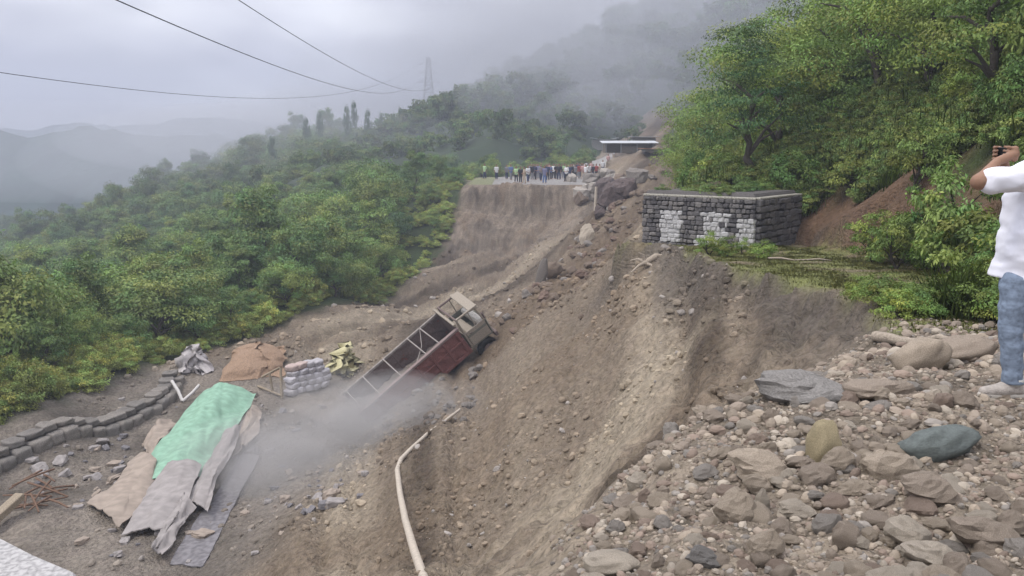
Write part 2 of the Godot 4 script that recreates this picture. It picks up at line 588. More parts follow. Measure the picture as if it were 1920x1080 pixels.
func crown_mesh(sd: int, size: Vector3, clumps: int, per: int, ln: float, droop := 0.3, shape := 0) -> ArrayMesh:
	# leaves gathered in clumps through the volume of a crown that stands on y = 0
	var r := RandomNumberGenerator.new()
	r.seed = sd
	var p := PackedVector3Array()
	var nor := PackedVector3Array()
	var idx := PackedInt32Array()
	var col := PackedColorArray()
	for k in clumps:
		var dir := Vector3(r.randfn(), r.randfn() * 0.8 + 0.35, r.randfn()).normalized()
		var rad := pow(r.randf(), 0.45)
		var at := Vector3(dir.x * rad * size.x * 0.5, size.y * (0.5 + dir.y * rad * 0.5), dir.z * rad * size.z * 0.5)
		if shape == 1: # layered, with flat sprays
			at.y = size.y * (0.12 + 0.84 * float(k) / clumps)
			var w := (1.0 - 0.75 * pow(at.y / size.y, 1.6)) * sqrt(r.randf())
			var an := r.randf() * TAU
			at.x = cos(an) * w * size.x * 0.5
			at.z = sin(an) * w * size.z * 0.5
		var cr := size.x * r.randf_range(0.09, 0.19)
		var tone := r.randf_range(0.72, 1.3)
		var warm := r.randf_range(-0.25, 0.15)
		var base := Color(0.140 * tone * (1.0 + warm), 0.188 * tone, 0.062 * tone * (1.0 - warm * 0.5))
		var out := Vector3(at.x, at.y - size.y * 0.35, at.z).normalized()
		for l in per:
			var o := Vector3(r.randfn(), r.randfn() * 0.7 + 0.15, r.randfn()).normalized()
			var q := at + o * cr * pow(r.randf(), 0.4) * Vector3(1, 0.6 if shape == 0 else 0.25, 1)
			if q.y < 0.03: q.y = 0.03
			var n := (o * 0.6 + out * 0.5 + Vector3(r.randfn(), r.randfn() + 0.9, r.randfn()) * 0.55).normalized()
			var t := (o + out * 0.5 + Vector3(r.randfn(), r.randfn() - droop, r.randfn()) * 0.5)
			var s := ln * r.randf_range(0.6, 1.35)
			var f := r.randf_range(0.75, 1.3)
			leaf(p, nor, idx, col, q, n, t, s, s * r.randf_range(0.38, 0.55), Color(base.r * f, base.g * f, base.b * f))
	return arr_mesh(p, nor, idx, col)

func trunk_mesh(sd: int, h: float, rad: float, spread: float) -> ArrayMesh:
	var r := RandomNumberGenerator.new()
	r.seed = sd
	var parts := []
	var path := []
	var rr := []
	var at := Vector3(0, -0.3, 0)
	for k in 7:
		path.append(at)
		rr.append(rad * (1.25 - 0.16 * k) if k else rad * 1.5)
		at += Vector3(r.randfn() * 0.05 * h, h * 0.15, r.randfn() * 0.05 * h)
	parts.append(tube(path, rr, 7))
	for k in 7:
		var b: Vector3 = path[2 + k % 5]
		var an := k * 2.4 + r.randf()
		var e := b + Vector3(cos(an) * spread * r.randf_range(0.5, 1.0), h * r.randf_range(0.15, 0.42), sin(an) * spread * r.randf_range(0.5, 1.0))
		parts.append(tube([b, b.lerp(e, 0.5) + Vector3.UP * h * 0.05, e], [rad * 0.5, rad * 0.33, rad * 0.1], 5))
	return joined(parts)

func blade_mesh(sd: int, count: int, h: float, spread: float, width: float, bend: float, tone: Color) -> ArrayMesh:
	var r := RandomNumberGenerator.new()
	r.seed = sd
	var p := PackedVector3Array()
	var nor := PackedVector3Array()
	var idx := PackedInt32Array()
	var col := PackedColorArray()
	for k in count:
		var an := r.randf() * TAU
		var out := Vector3(cos(an), 0, sin(an))
		var sd_ := Vector3(-sin(an), 0, cos(an)) * width * r.randf_range(0.6, 1.2)
		var b := Vector3(r.randfn(), 0, r.randfn()) * spread * 0.35
		var hh := h * r.randf_range(0.5, 1.1)
		var bd := bend * r.randf_range(0.3, 1.3)
		var f := r.randf_range(0.65, 1.35)
		var first := p.size()
		for s in 5:
			var t := s / 4.0
			var q := b + out * bd * t * t * hh + Vector3.UP * hh * (t - 0.45 * bd * t * t * t)
			var w := sd_ * (1.0 - t * t * 0.95)
			p.append(q - w)
			p.append(q + w)
			for e in 2:
				nor.append((out * -0.6 + Vector3.UP * 0.6).normalized())
				col.append(Color(tone.r * f, tone.g * f, tone.b * f))
		for s in 4:
			var a := first + s * 2
			idx.append_array(PackedInt32Array([a, a + 1, a + 3, a, a + 3, a + 2]))
	return arr_mesh(p, nor, idx, col)

func leaf_mat(key: String, c: Color, rough := 0.55) -> StandardMaterial3D:
	var m := mat(key, c, rough, 0.0, 0.0, 1.0, true)
	m.backlight_enabled = true
	m.backlight = Color(0.62, 0.66, 0.4)
	return m


# ---------------------------------------------------------------- far country
func ridge(called: String, x0: float, x1: float, crest: Callable, d: float, depth: float, foot: float, c: Color, sd: int) -> void:
	# a hill whose crest runs across at depth d and falls away to both sides
	var n := FastNoiseLite.new()
	n.seed = sd
	n.frequency = 0.012
	n.fractal_octaves = 5
	var nu := 160
	var nv := 50
	var p := PackedVector3Array()
	var col := PackedColorArray()
	for j in nv:
		var t := float(j) / (nv - 1)
		for i in nu:
			var x := lerpf(x0, x1, float(i) / (nu - 1))
			var dd := d + (t - 0.6) * depth
			var k := 1.0 - pow(absf(t - 0.6) / 0.6, 1.25)
			var y: float = lerpf(foot, crest.call(x), clampf(k, 0.0, 1.0)) + n.get_noise_2d(x, dd) * 9.0 + n.get_noise_2d(x * 6.0, dd * 6.0) * 3.0
			p.append(Vector3(x, y, -dd))
			var f := 1.0 + 0.5 * n.get_noise_2d(x * 5.0 + 300.0, dd * 5.0)
			col.append(Color(c.r * f, c.g * f, c.b * f))
	tag(part(called, grid_mesh(p, nu, nv, false, col), mat("far_slope", Color.WHITE, 0.95, 0.0, 0.0, 1.0, true)), "", "", "", "structure")

func build_far() -> void:
	ridge("hill", -700.0, -60.0, func(x): return 8.0 + 3.0 * sin(x * 0.02) - 0.02 * absf(x + 300.0), 420.0, 260.0, -70.0, Color(0.03, 0.055, 0.04), 31)
	ridge("hill", -900.0, 100.0, func(x): return 34.0 + 5.0 * sin(x * 0.011 + 1.0) - (0.09 * maxf(0.0, -330.0 - x)), 820.0, 300.0, -70.0, Color(0.03, 0.055, 0.05), 32)
	ridge("mountain", -60.0, 420.0, func(x): return 20.0 + 62.0 * smoothstep(-22.0, 120.0, x) + 25.0 * smoothstep(100.0, 300.0, x) - 30.0 * smoothstep(0.0, -60.0, x), 310.0, 300.0, -8.0, Color(0.035, 0.05, 0.028), 33)
	# woods on the mountain, one mass in the mist
	var n := 3400
	var trs := []
	var cols := []
	var mt := get_node("mountain") as MeshInstance3D
	var pts: PackedVector3Array = mt.mesh.surface_get_arrays(0)[Mesh.ARRAY_VERTEX]
	for k in n:
		var j := rng.randi_range(3, 32)
		var i := rng.randi_range(0, 120)
		var q := pts[j * 160 + i] + Vector3(rng.randf_range(-2, 2), -0.6, rng.randf_range(-3, 3))
		var s := rng.randf_range(2.6, 4.6) if j < 13 else rng.randf_range(4.0, 8.0)
		trs.append(Transform3D(Basis(Vector3.UP, rng.randf() * TAU).scaled(Vector3(s, s * rng.randf_range(0.9, 1.5), s)), q))
		var f := rng.randf_range(0.5, 1.0)
		cols.append(Color(f, f, f))
	multi("mountain_forest", crown_mesh(900, Vector3(1, 1, 1), 26, 60, 0.085), leaf_mat("leaf_far", Color.WHITE), trs, cols, "dark woods covering the misty mountain behind the far road", "forest")
	build_pylon()

func build_pylon() -> void:
	var b := px(805, 238, 330.0)
	var t := thing("pylon", "grey lattice power pylon standing faint in the mist on the forest ridge", "pylon", b)
	var h := 27.0
	var m := mat("pylon_steel", lin(0.16, 0.17, 0.18), 0.6, 0.0, 0.0, 1.0, false, 0.3)
	var w := func(y): return lerpf(3.4, 0.55, pow(y / h, 0.75))
	for e in [[-1, -1], [1, -1], [1, 1], [-1, 1]]:
		var path := []
		for k in 7:
			var y := h * k / 6.0
			path.append(Vector3(e[0] * w.call(y), y, e[1] * w.call(y)))
		part("leg", tube(path, [0.16], 5), m, t)
	for k in 9:
		var y0 := h * pow(k / 9.0, 0.85)
		var y1 := h * pow((k + 1) / 9.0, 0.85)
		var bars := []
		for e in [[-1, -1, 1, -1], [1, -1, 1, 1], [1, 1, -1, 1], [-1, 1, -1, -1]]:
			var a0 := Vector3(e[0] * w.call(y0), y0, e[1] * w.call(y0))
			var b0 := Vector3(e[2] * w.call(y0), y0, e[3] * w.call(y0))
			var a1 := Vector3(e[0] * w.call(y1), y1, e[1] * w.call(y1))
			var b1 := Vector3(e[2] * w.call(y1), y1, e[3] * w.call(y1))
			bars += [bar(a0, b1, 0.09, 4), bar(b0, a1, 0.09, 4), bar(a1, b1, 0.09, 4)]
		part("brace", joined(bars), m, t)
	for y in [17.5, 21.0, 24.5]:
		var l := 4.6 if y < 20.0 else 3.8
		part("crossarm", joined([bar(Vector3(-l, y, 0), Vector3(l, y, 0), 0.12, 5), bar(Vector3(-l, y, 0), Vector3(0, y + 1.6, 0), 0.09, 4), bar(Vector3(l, y, 0), Vector3(0, y + 1.6, 0), 0.09, 4)]), m, t)
	# the lines that come down the valley to it
	var ends := [[Vector3(-4.6, 17.5, 0), px(150, -30, 46.0), 0.04, "thick dark power cable crossing the sky, lowest arm of the pylon", 5.0],
		[Vector3(4.6, 17.5, 0), px(420, -18, 60.0), 0.034, "power cable crossing the sky nearest the misty mountain", 5.0],
		[Vector3(-3.8, 24.5, 0), px(-60, 127, 75.0), 0.04, "faint power cable hanging low above the far blue hills", 7.0]]
	for e in ends:
		var a: Vector3 = b + e[0]
		var path := []
		for k in 41:
			var s := k / 40.0
			path.append(a.lerp(e[1], s) + Vector3.DOWN * e[4] * 4.0 * s * (1.0 - s))
		tag(part("power_cable", tube(path, [e[2]], 6), mat("cable", lin(0.06, 0.06, 0.07), 0.6)), e[3], "cable", "power cables over the valley")

# ---------------------------------------------------------------- the forest on the left
func make_trees(kinds: Array) -> Array:
	var out := []
	for k in kinds:
		out.append([crown_mesh(k[0], k[1], k[2], k[3], k[4], k[5], k[6]), trunk_mesh(k[0] + 5, k[1].y * 0.75, k[1].x * 0.035, k[1].x * 0.35), k[1]])
	return out

func put_tree(called: String, v: Array, at: Vector3, s: float, tall: float, m: Material, label: String, group: String, lift := 0.28) -> Node3D:
	var t := thing(called, label, "tree" if called.ends_with("tree") else "bush", at, group)
	t.basis = Basis(Vector3.UP, rng.randf() * TAU).scaled(Vector3(s, s * tall, s))
	part("trunk" if called.ends_with("tree") else "stem", v[1], mat("bark", lin(0.11, 0.095, 0.08), 0.95, 0.4, 3.0, 2.0), t)
	part("crown", v[0], m, t, Transform3D(Basis.IDENTITY, Vector3(0, v[2].y * lift, 0)))
	return t

var forest_kinds := []
var bush_kinds := []

func build_forest() -> void:
	leaf_mats = [leaf_mat("leaf_a", lin(1.25, 1.2, 1.1)), leaf_mat("leaf_b", lin(0.98, 1.06, 1.05)), leaf_mat("leaf_c", lin(1.45, 1.42, 1.22)), leaf_mat("leaf_d", lin(0.55, 0.68, 0.75))]
	forest_kinds = make_trees([[101, Vector3(4.4, 3.6, 4.4), 54, 170, 0.15, 0.3, 0], [102, Vector3(3.8, 3.2, 3.8), 46, 170, 0.13, 0.2, 0], [103, Vector3(5.0, 3.4, 4.8), 62, 160, 0.16, 0.4, 0], [104, Vector3(3.4, 4.4, 3.4), 50, 160, 0.15, 0.3, 0], [105, Vector3(4.2, 4.8, 4.2), 50, 160, 0.15, 0.2, 1]])
	bush_kinds = make_trees([[111, Vector3(2.2, 1.6, 2.2), 36, 120, 0.10, 0.3, 0], [112, Vector3(2.6, 1.9, 2.4), 40, 120, 0.11, 0.2, 0], [113, Vector3(1.9, 2.0, 1.9), 32, 120, 0.095, 0.5, 0], [114, Vector3(2.4, 1.5, 2.6), 36, 110, 0.13, 0.6, 0]])
	var names := ["green", "blue-green", "light green", "dark green"]
	var spots := []
	var tries := 0
	var cell := {}
	while tries < 60000:
		tries += 1
		var d := 26.0 + 235.0 * pow(rng.randf(), 1.6)
		var x := rng.randf_range(-0.72, 0.08) * d
		var s := side(forest_line, x, d)
		if s > -1.2: continue
		var gap := 2.9 if d < 90.0 else 4.2
		var key := Vector2i(floori(x / gap), floori(d / gap))
		if cell.has(key): continue
		cell[key] = true
		spots.append([d, x, s])
	spots.sort_custom(func(a, b): return a[0] < b[0])
	var far := [[], [], [], []]
	for i in spots.size():
		var d: float = spots[i][0]
		var x: float = spots[i][1]
		var edge: float = -spots[i][2]
		var s := rng.randf_range(0.8, 1.5) * (0.5 if edge < 2.5 else 0.8 if edge < 6.0 else 1.0) * (1.0 if d < 90.0 else lerpf(1.0, 1.35, smoothstep(90.0, 200.0, d)))
		var kind := rng.randi() % (5 if d < 70.0 and rng.randf() < 0.5 else 4)
		var tint := clampi(roundi(0.9 + 1.6 * n_big.get_noise_2d(x * 0.5, d * 0.5) + rng.randfn() * 0.7), 0, 3)
		var tall := rng.randf_range(0.85, 1.2)
		if d > 92.0 and x > -0.19 * d: s *= 0.75
		if d > 150.0 and x < -0.22 * d and rng.randf() < 0.2: tall = 1.5
		if i < 290:
			put_tree("forest_tree", forest_kinds[kind], on(x, d), s, tall, leaf_mats[tint], "%s %s %s tree %s" % ["large" if s > 1.15 else "small" if s < 0.75 else "middling", names[tint], ["round-topped", "compact", "spreading", "upright", "layered"][kind], "at the bare rim of the slide" if edge < 3.0 else "behind the block wall" if d < 42.0 else "in the forest above the yard" if d < 62.0 else "in the forest across from the truck" if d < 85.0 else "in the misty forest below the ridge"], "trees of the forest below the ridge", 0.22)
		else:
			far[kind % 4].append(Transform3D(Basis(Vector3.UP, rng.randf() * TAU).scaled(Vector3(s, s * tall, s)), on(x, d, 0.9 * s)))
	for k in 4:
		var cols := []
		for t in far[k]:
			var f := rng.randf_range(0.6, 1.15)
			cols.append(Color(f, f, f * rng.randf_range(0.8, 1.2)))
		multi("distant_forest", forest_kinds[k][0], leaf_mats[k % 2], far[k], cols, ["dense mass of round tree crowns rising to the ridge", "dense mass of small tree crowns rising to the ridge", "dense mass of spreading tree crowns rising to the ridge", "dense mass of upright tree crowns rising to the ridge"][k], "forest")
	# low growth along the rim of the slide and between the trees
	var trs := []
	var cols2 := []
	for k in 4200:
		var d := 24.0 + 90.0 * pow(rng.randf(), 1.5)
		var x := rng.randf_range(-0.72, 0.0) * d
		var s := side(forest_line, x, d)
		if s > -0.3: continue
		if rng.randf() > 0.35 and s < -6.0: continue
		var q := rng.randf_range(0.4, 0.9)
		trs.append(Transform3D(Basis(Vector3.UP, rng.randf() * TAU).scaled(Vector3(q, q * rng.randf_range(0.7, 1.3), q)), on(x, d, -0.15)))
		var f := rng.randf_range(1.0, 1.7)
		cols2.append(Color(f * 1.15, f, f * 0.9))
	multi("undergrowth", bush_kinds[0][0], leaf_mats[0], trs, cols2, "low green undergrowth along the forest edge above the slide", "undergrowth")
	# tall thin trees that stand out against the sky
	for q in [[652, 262, 205, 11.0], [665, 262, 215, 12.5], [690, 262, 200, 9.5], [716, 262, 210, 12.0], [738, 262, 205, 11.5], [752, 260, 215, 10.0], [846, 250, 230, 11.0], [858, 250, 230, 8.0], [600, 262, 200, 9.0], [575, 268, 190, 8.0], [510, 285, 170, 8.5]]:
		var p := px(q[0], q[1], q[2])
		p.y = gy(p.x, q[2])
		var top := px(q[0], q[1] - q[3] * 5.2, q[2]).y
		var tr := put_tree("tall_tree", forest_kinds[rng.randi() % 2], p, 1.0, 1.0, leaf_mats[3], "tall thin tree with a small round top against the misty sky", "tall trees on the ridge", 0.6)
		var hh := (top - p.y) / 5.0
		tr.basis = Basis(Vector3.UP, rng.randf() * TAU).scaled(Vector3(0.5, hh * 0.9, 0.5))

# ---------------------------------------------------------------- the hillside on the right
func build_hillside() -> void:
	var bright := leaf_mat("leaf_bright", lin(1.5, 1.5, 1.3))
	var deep := leaf_mat("leaf_deep", lin(0.85, 0.95, 0.75))
	var tints := [leaf_mat("leaf_hill", lin(1.3, 1.2, 0.95)), deep, leaf_mat("leaf_hill_light", lin(1.65, 1.55, 1.1)), bright]
	var names := ["green", "dark green", "light green", "pale bright green"]
	var cell := {}
	var many := 0
	for k in 9000:
		var d := 7.0 + 90.0 * pow(rng.randf(), 1.3)
		var x := rng.randf_range(0.12, 0.85) * d
		var s := side(hill_line, x, d)
		if s < 1.0 or x > 40.0: continue
		if d > 15.5 and d < 26.0 and s < 2.6 and rng.randf() < 0.8: continue
		var gap := 1.25 if d < 40.0 else 2.4
		var key := Vector2i(floori(x / gap), floori(d / gap))
		if cell.has(key): continue
		var p := on(x, d)
		var up := (p.y / d)
		if up > 0.36: continue
		cell[key] = true
		many += 1
		if many > 280: continue
		var tint := clampi(roundi(1.0 + 2.2 * n_lump.get_noise_2d(x * 1.3, d * 1.3) + rng.randfn() * 0.6), 0, 3)
		if tint == 3 and rng.randf() < 0.6: tint = 0
		var sc := rng.randf_range(0.6, 1.15) * (0.7 if s < 3.5 else 1.0) * (1.0 if d < 40.0 else 1.4)
		var bk := rng.randi() % 4
		put_tree("bush", bush_kinds[bk], p + Vector3(0, -0.1, 0), sc, rng.randf_range(0.9, 1.5), tints[tint], "%s %s %s bush %s" % ["big" if sc > 0.95 else "small", names[tint], ["rounded", "broad", "upright", "long-leaved"][bk], "low on the bank beside the man" if d < 14.0 and s < 5.0 else "high on the hillside beside the man" if d < 14.0 else "above the bare soil bank" if d < 25.0 and s < 6.0 else "high on the steep hillside" if s > 6.0 else "on the hillside beyond the stone wall"], "bushes covering the hillside", 0.05)
	# creeping leaves and grass between them
	var trs := []
	var cols := []
	var gr := []
	var gc := []
	for k in 34000:
		var d := 6.0 + 70.0 * pow(rng.randf(), 1.7)
		var x := rng.randf_range(0.15, 0.8) * d
		var s := side(hill_line, x, d)
		var need := 0.9
		if d > 15.0 and d < 27.0: need = 2.3 + 1.5 * n_lump.get_noise_2d(x * 1.5, d * 1.5)
		if s < need or x > 40.0: continue
		var p := on(x, d)
		if p.y / d > 0.36: continue
		var f := rng.randf_range(0.7, 1.4)
		if rng.randf() < 0.5:
			var q := rng.randf_range(0.25, 0.5)
			trs.append(Transform3D(Basis(Vector3.UP, rng.randf() * TAU).scaled(Vector3.ONE * q), p + Vector3(0, -0.1, 0)))
			cols.append(Color(f, f, f))
		else:
			var q := rng.randf_range(0.5, 1.1)
			gr.append(Transform3D(Basis(Vector3.UP, rng.randf() * TAU).scaled(Vector3.ONE * q), p + Vector3(0, -0.05, 0)))
			gc.append(Color(f, f, f))
	multi("ground_cover", bush_kinds[3][0], leaf_mats[0], trs, cols, "creeping leafy ground cover between the hillside bushes", "ground cover")
	multi("hillside_grass", blade_mesh(61, 34, 0.9, 0.7, 0.014, 0.6, Color(0.11, 0.17, 0.045)), leaf_mats[0], gr, gc, "long grass growing between the hillside bushes", "grass")
	# the dark tree above the stone wall
	var dark := make_trees([[121, Vector3(4.4, 4.6, 4.0), 80, 130, 0.10, 0.5, 1], [122, Vector3(4.6, 3.8, 4.4), 70, 170, 0.11, 0.3, 0]])
	var b := px(1418, 318, 29.0)
	b.y = gy(b.x, 29.0)
	var t := put_tree("hillside_tree", dark[0], b, 0.95, 1.05, leaf_mats[3], "dark tree with feathery branches leaning above the stone wall", "", 0.22)
	t.rotation.z += 0.12
	for q in [[1475, 250, 33.0, 1.15, 1], [1560, 130, 34.0, 1.3, 1], [1650, 90, 30.0, 1.2, 0], [1430, 120, 45.0, 1.6, 1], [1750, 60, 26.0, 1.1, 1], [1860, 120, 20.0, 0.9, 0], [1330, 215, 52.0, 1.3, 1], [1300, 275, 48.0, 0.9, 1], [1880, 10, 26.0, 1.2, 1], [1540, 20, 42.0, 1.5, 0]]:
		var p := px(q[0], q[1], q[2])
		p.y = gy(p.x, q[2])
		put_tree("hillside_tree", dark[q[4]], p, q[3], 1.0, [tints[0], tints[2]][q[4]], ["green layered tree rising from the hillside bushes", "full green tree rising from the hillside bushes"][q[4]], "trees on the hillside", 0.2)
	# the pale big-leaved bush and the tall grass clump near the man
	var big := make_trees([[131, Vector3(2.2, 2.6, 1.8), 50, 70, 0.13, 0.9, 0]])
	var p1 := px(1775, 420, 15.6)
	p1.y = gy(p1.x, 15.6)
	put_tree("big_leaved_bush", big[0], p1, 0.62, 1.5, bright, "pale bush with large drooping leaves on the bank near the man", "", -0.05)
	for q in [[1690, 400, 16.8, 0.6, 0], [1640, 380, 18.5, 0.6, 2], [1830, 400, 14.6, 0.8, 0], [1905, 440, 13.0, 0.7, 1], [1760, 340, 17.0, 0.8, 1], [1700, 340, 18.0, 0.7, 0], [1860, 470, 12.6, 0.4, 0]]:
		var pb := px(q[0], q[1], q[2])
		pb.y = gy(pb.x, q[2]) - 0.1
		put_tree("bank_bush", bush_kinds[rng.randi() % 4], pb, q[3], 1.1, tints[q[4]], "%s bush on the bank round the pale large-leaved bush" % names[q[4]], "bushes on the bank near the man", 0.0)
	for q in [[1800, 560, 10.2, 1.0], [1835, 545, 10.6, 0.9]]:
		var p := px(q[0], q[1], q[2])
		p.y = gy(p.x, q[2]) - 0.05
		var g := part("grass_clump", blade_mesh(70 + int(q[0]), 260, 1.0, 0.55, 0.011, 0.75, Color(0.12, 0.18, 0.055)), leaf_mats[0], null, Transform3D(Basis.IDENTITY.scaled(Vector3.ONE * q[3]), p))
		tag(g, "tall arching grass clump on the road verge beside the man", "grass clump", "tall grass clumps by the man")
	# weeds on the verge
	for q in [[1610, 560, 12.0, 0.26, 2], [1650, 575, 11.2, 0.30, 0], [1685, 600, 10.0, 0.30, 2], [1715, 590, 10.2, 0.28, 3], [1750, 585, 10.4, 0.3, 0], [1700, 565, 11.2, 0.25, 2], [1870, 580, 9.6, 0.35, 0], [1900, 590, 9.5, 0.35, 2], [1360, 488, 20.5, 0.35, 0], [1330, 490, 21.0, 0.4, 2], [1395, 478, 21.5, 0.3, 3], [1430, 485, 20.0, 0.3, 2]]:
		var p := px(q[0], q[1], q[2])
		p.y = gy(p.x, q[2]) - 0.06
		put_tree("weed", bush_kinds[rng.randi() % 4], p, q[3], 0.9, tints[q[4]], "low leafy weed clump on the broken edge of the road verge", "weeds on the road verge", 0.0)
	# bushes behind the crowd
	for k in 46:
		var d := rng.randf_range(114.0, 150.0)
		var x := rng.randf_range(-0.05, 0.095) * d
		if x > 6.0 and d < 122.0: continue
		var sc := rng.randf_range(0.8, 1.5)
		put_tree("roadside_bush", bush_kinds[k % 4], on(x, d, -0.1), sc, rng.randf_range(0.8, 1.4), tints[k % 3], "%s %s bush behind the crowd on the far road" % ["big" if sc > 1.15 else "small", names[k % 3]], "bushes behind the crowd", 0.05)
	# short grass on the bench
	var tr2 := []
	var cl2 := []
	for k in 9000:
		var d := rng.randf_range(8.7, 25.5)
		var x := rng.randf_range(2.0, 9.2)
		if poly_sd(bench, x, d) < 0.05: continue
		var v := n_lump.get_noise_2d(x * 2.2, d * 2.2)
		if rng.randf() > smoothstep(-0.4, 0.15, v): continue
		var q := rng.randf_range(0.5, 1.1)
		tr2.append(Transform3D(Basis(Vector3.UP, rng.randf() * TAU).scaled(Vector3(q, q * 0.8, q)), on(x, d, -0.01)))
		var f := rng.randf_range(0.8, 1.3)
		cl2.append(Color(f * 1.05, f, f))
	multi("verge_grass", blade_mesh(63, 26, 0.07, 0.34, 0.006, 0.9, Color(0.36, 0.37, 0.15)), leaf_mats[0], tr2, cl2, "short green grass on the strip of road verge before the stone wall", "grass")

# ---------------------------------------------------------------- walls
func boxy(sd: int, soft := 0.05, cut := 5) -> ArrayMesh:
	# a roughly squared stone, one unit a side
	var r := RandomNumberGenerator.new()
	r.seed = sd
	var ns := []
	for a in [Vector3.RIGHT, Vector3.LEFT, Vector3.UP, Vector3.DOWN, Vector3.BACK, Vector3.FORWARD]:
		ns.append([(a + Vector3(r.randfn(), r.randfn(), r.randfn()) * 0.06).normalized(), r.randf_range(0.9, 1.0)])
	for k in cut: ns.append([Vector3(r.randfn(), r.randfn(), r.randfn()).normalized(), r.randf_range(1.15, 1.35)])
	var p := PackedVector3Array()
	var nu := 16
	var nv := 11
	for j in nv:
		var la := PI * (float(j) / (nv - 1) - 0.5)
		for i in nu:
			var lo := TAU * (i + 0.5) / nu
			var d := Vector3(cos(la) * cos(lo), sin(la), -cos(la) * sin(lo))
			var acc := 0.0
			for q in ns:
				var dt: float = d.dot(q[0])
				if dt > 0.05: acc += exp(-(q[1] / dt) / soft)
			p.append(d * (-soft * log(acc)) * 0.52 * (1.0 + 0.04 * r.randfn()))
	return grid_mesh(p, nu, nv, true)

func stone_face(t: Node3D, a: Vector3, b: Vector3, h: float, wide: float, tall: float, meshes: Array, tones: Array, paint: Callable) -> void:
	var along := (b - a)
	var ln := along.length()
	var u := along / ln
	var out := u.cross(Vector3.UP).normalized()
	if out.z < 0.0: out = -out
	var rows := roundi(h / tall)
	for j in rows:
		var x := -rng.randf() * wide * 0.5
		while x < ln - 0.04:
			var w := wide * rng.randf_range(0.5, 1.75)
			var x0 := maxf(x, 0.0)
			var x1 := minf(x + w, ln)
			x += w
			if x1 - x0 < 0.05: continue
			var hh := h / rows
			var c := a + u * (x0 + x1) * 0.5 + Vector3.UP * (hh * (j + 0.5) + rng.randf_range(-0.01, 0.01)) + out * rng.randf_range(-0.012, 0.03)
			var fu := (x0 + x1) * 0.5 / ln
			var m: Material = tones[rng.randi() % tones.size()]
			if paint.call(fu, (j + 0.5) / rows): m = mats["wall_paint"]
			part("stone", meshes[rng.randi() % meshes.size()], m, t, Transform3D(Basis(u, Vector3.UP, u.cross(Vector3.UP)).rotated(out, rng.randf_range(-0.1, 0.1)) * Basis.from_scale(Vector3(x1 - x0 - 0.01, (hh - 0.005) * rng.randf_range(0.75, 1.25), 0.2)), c))

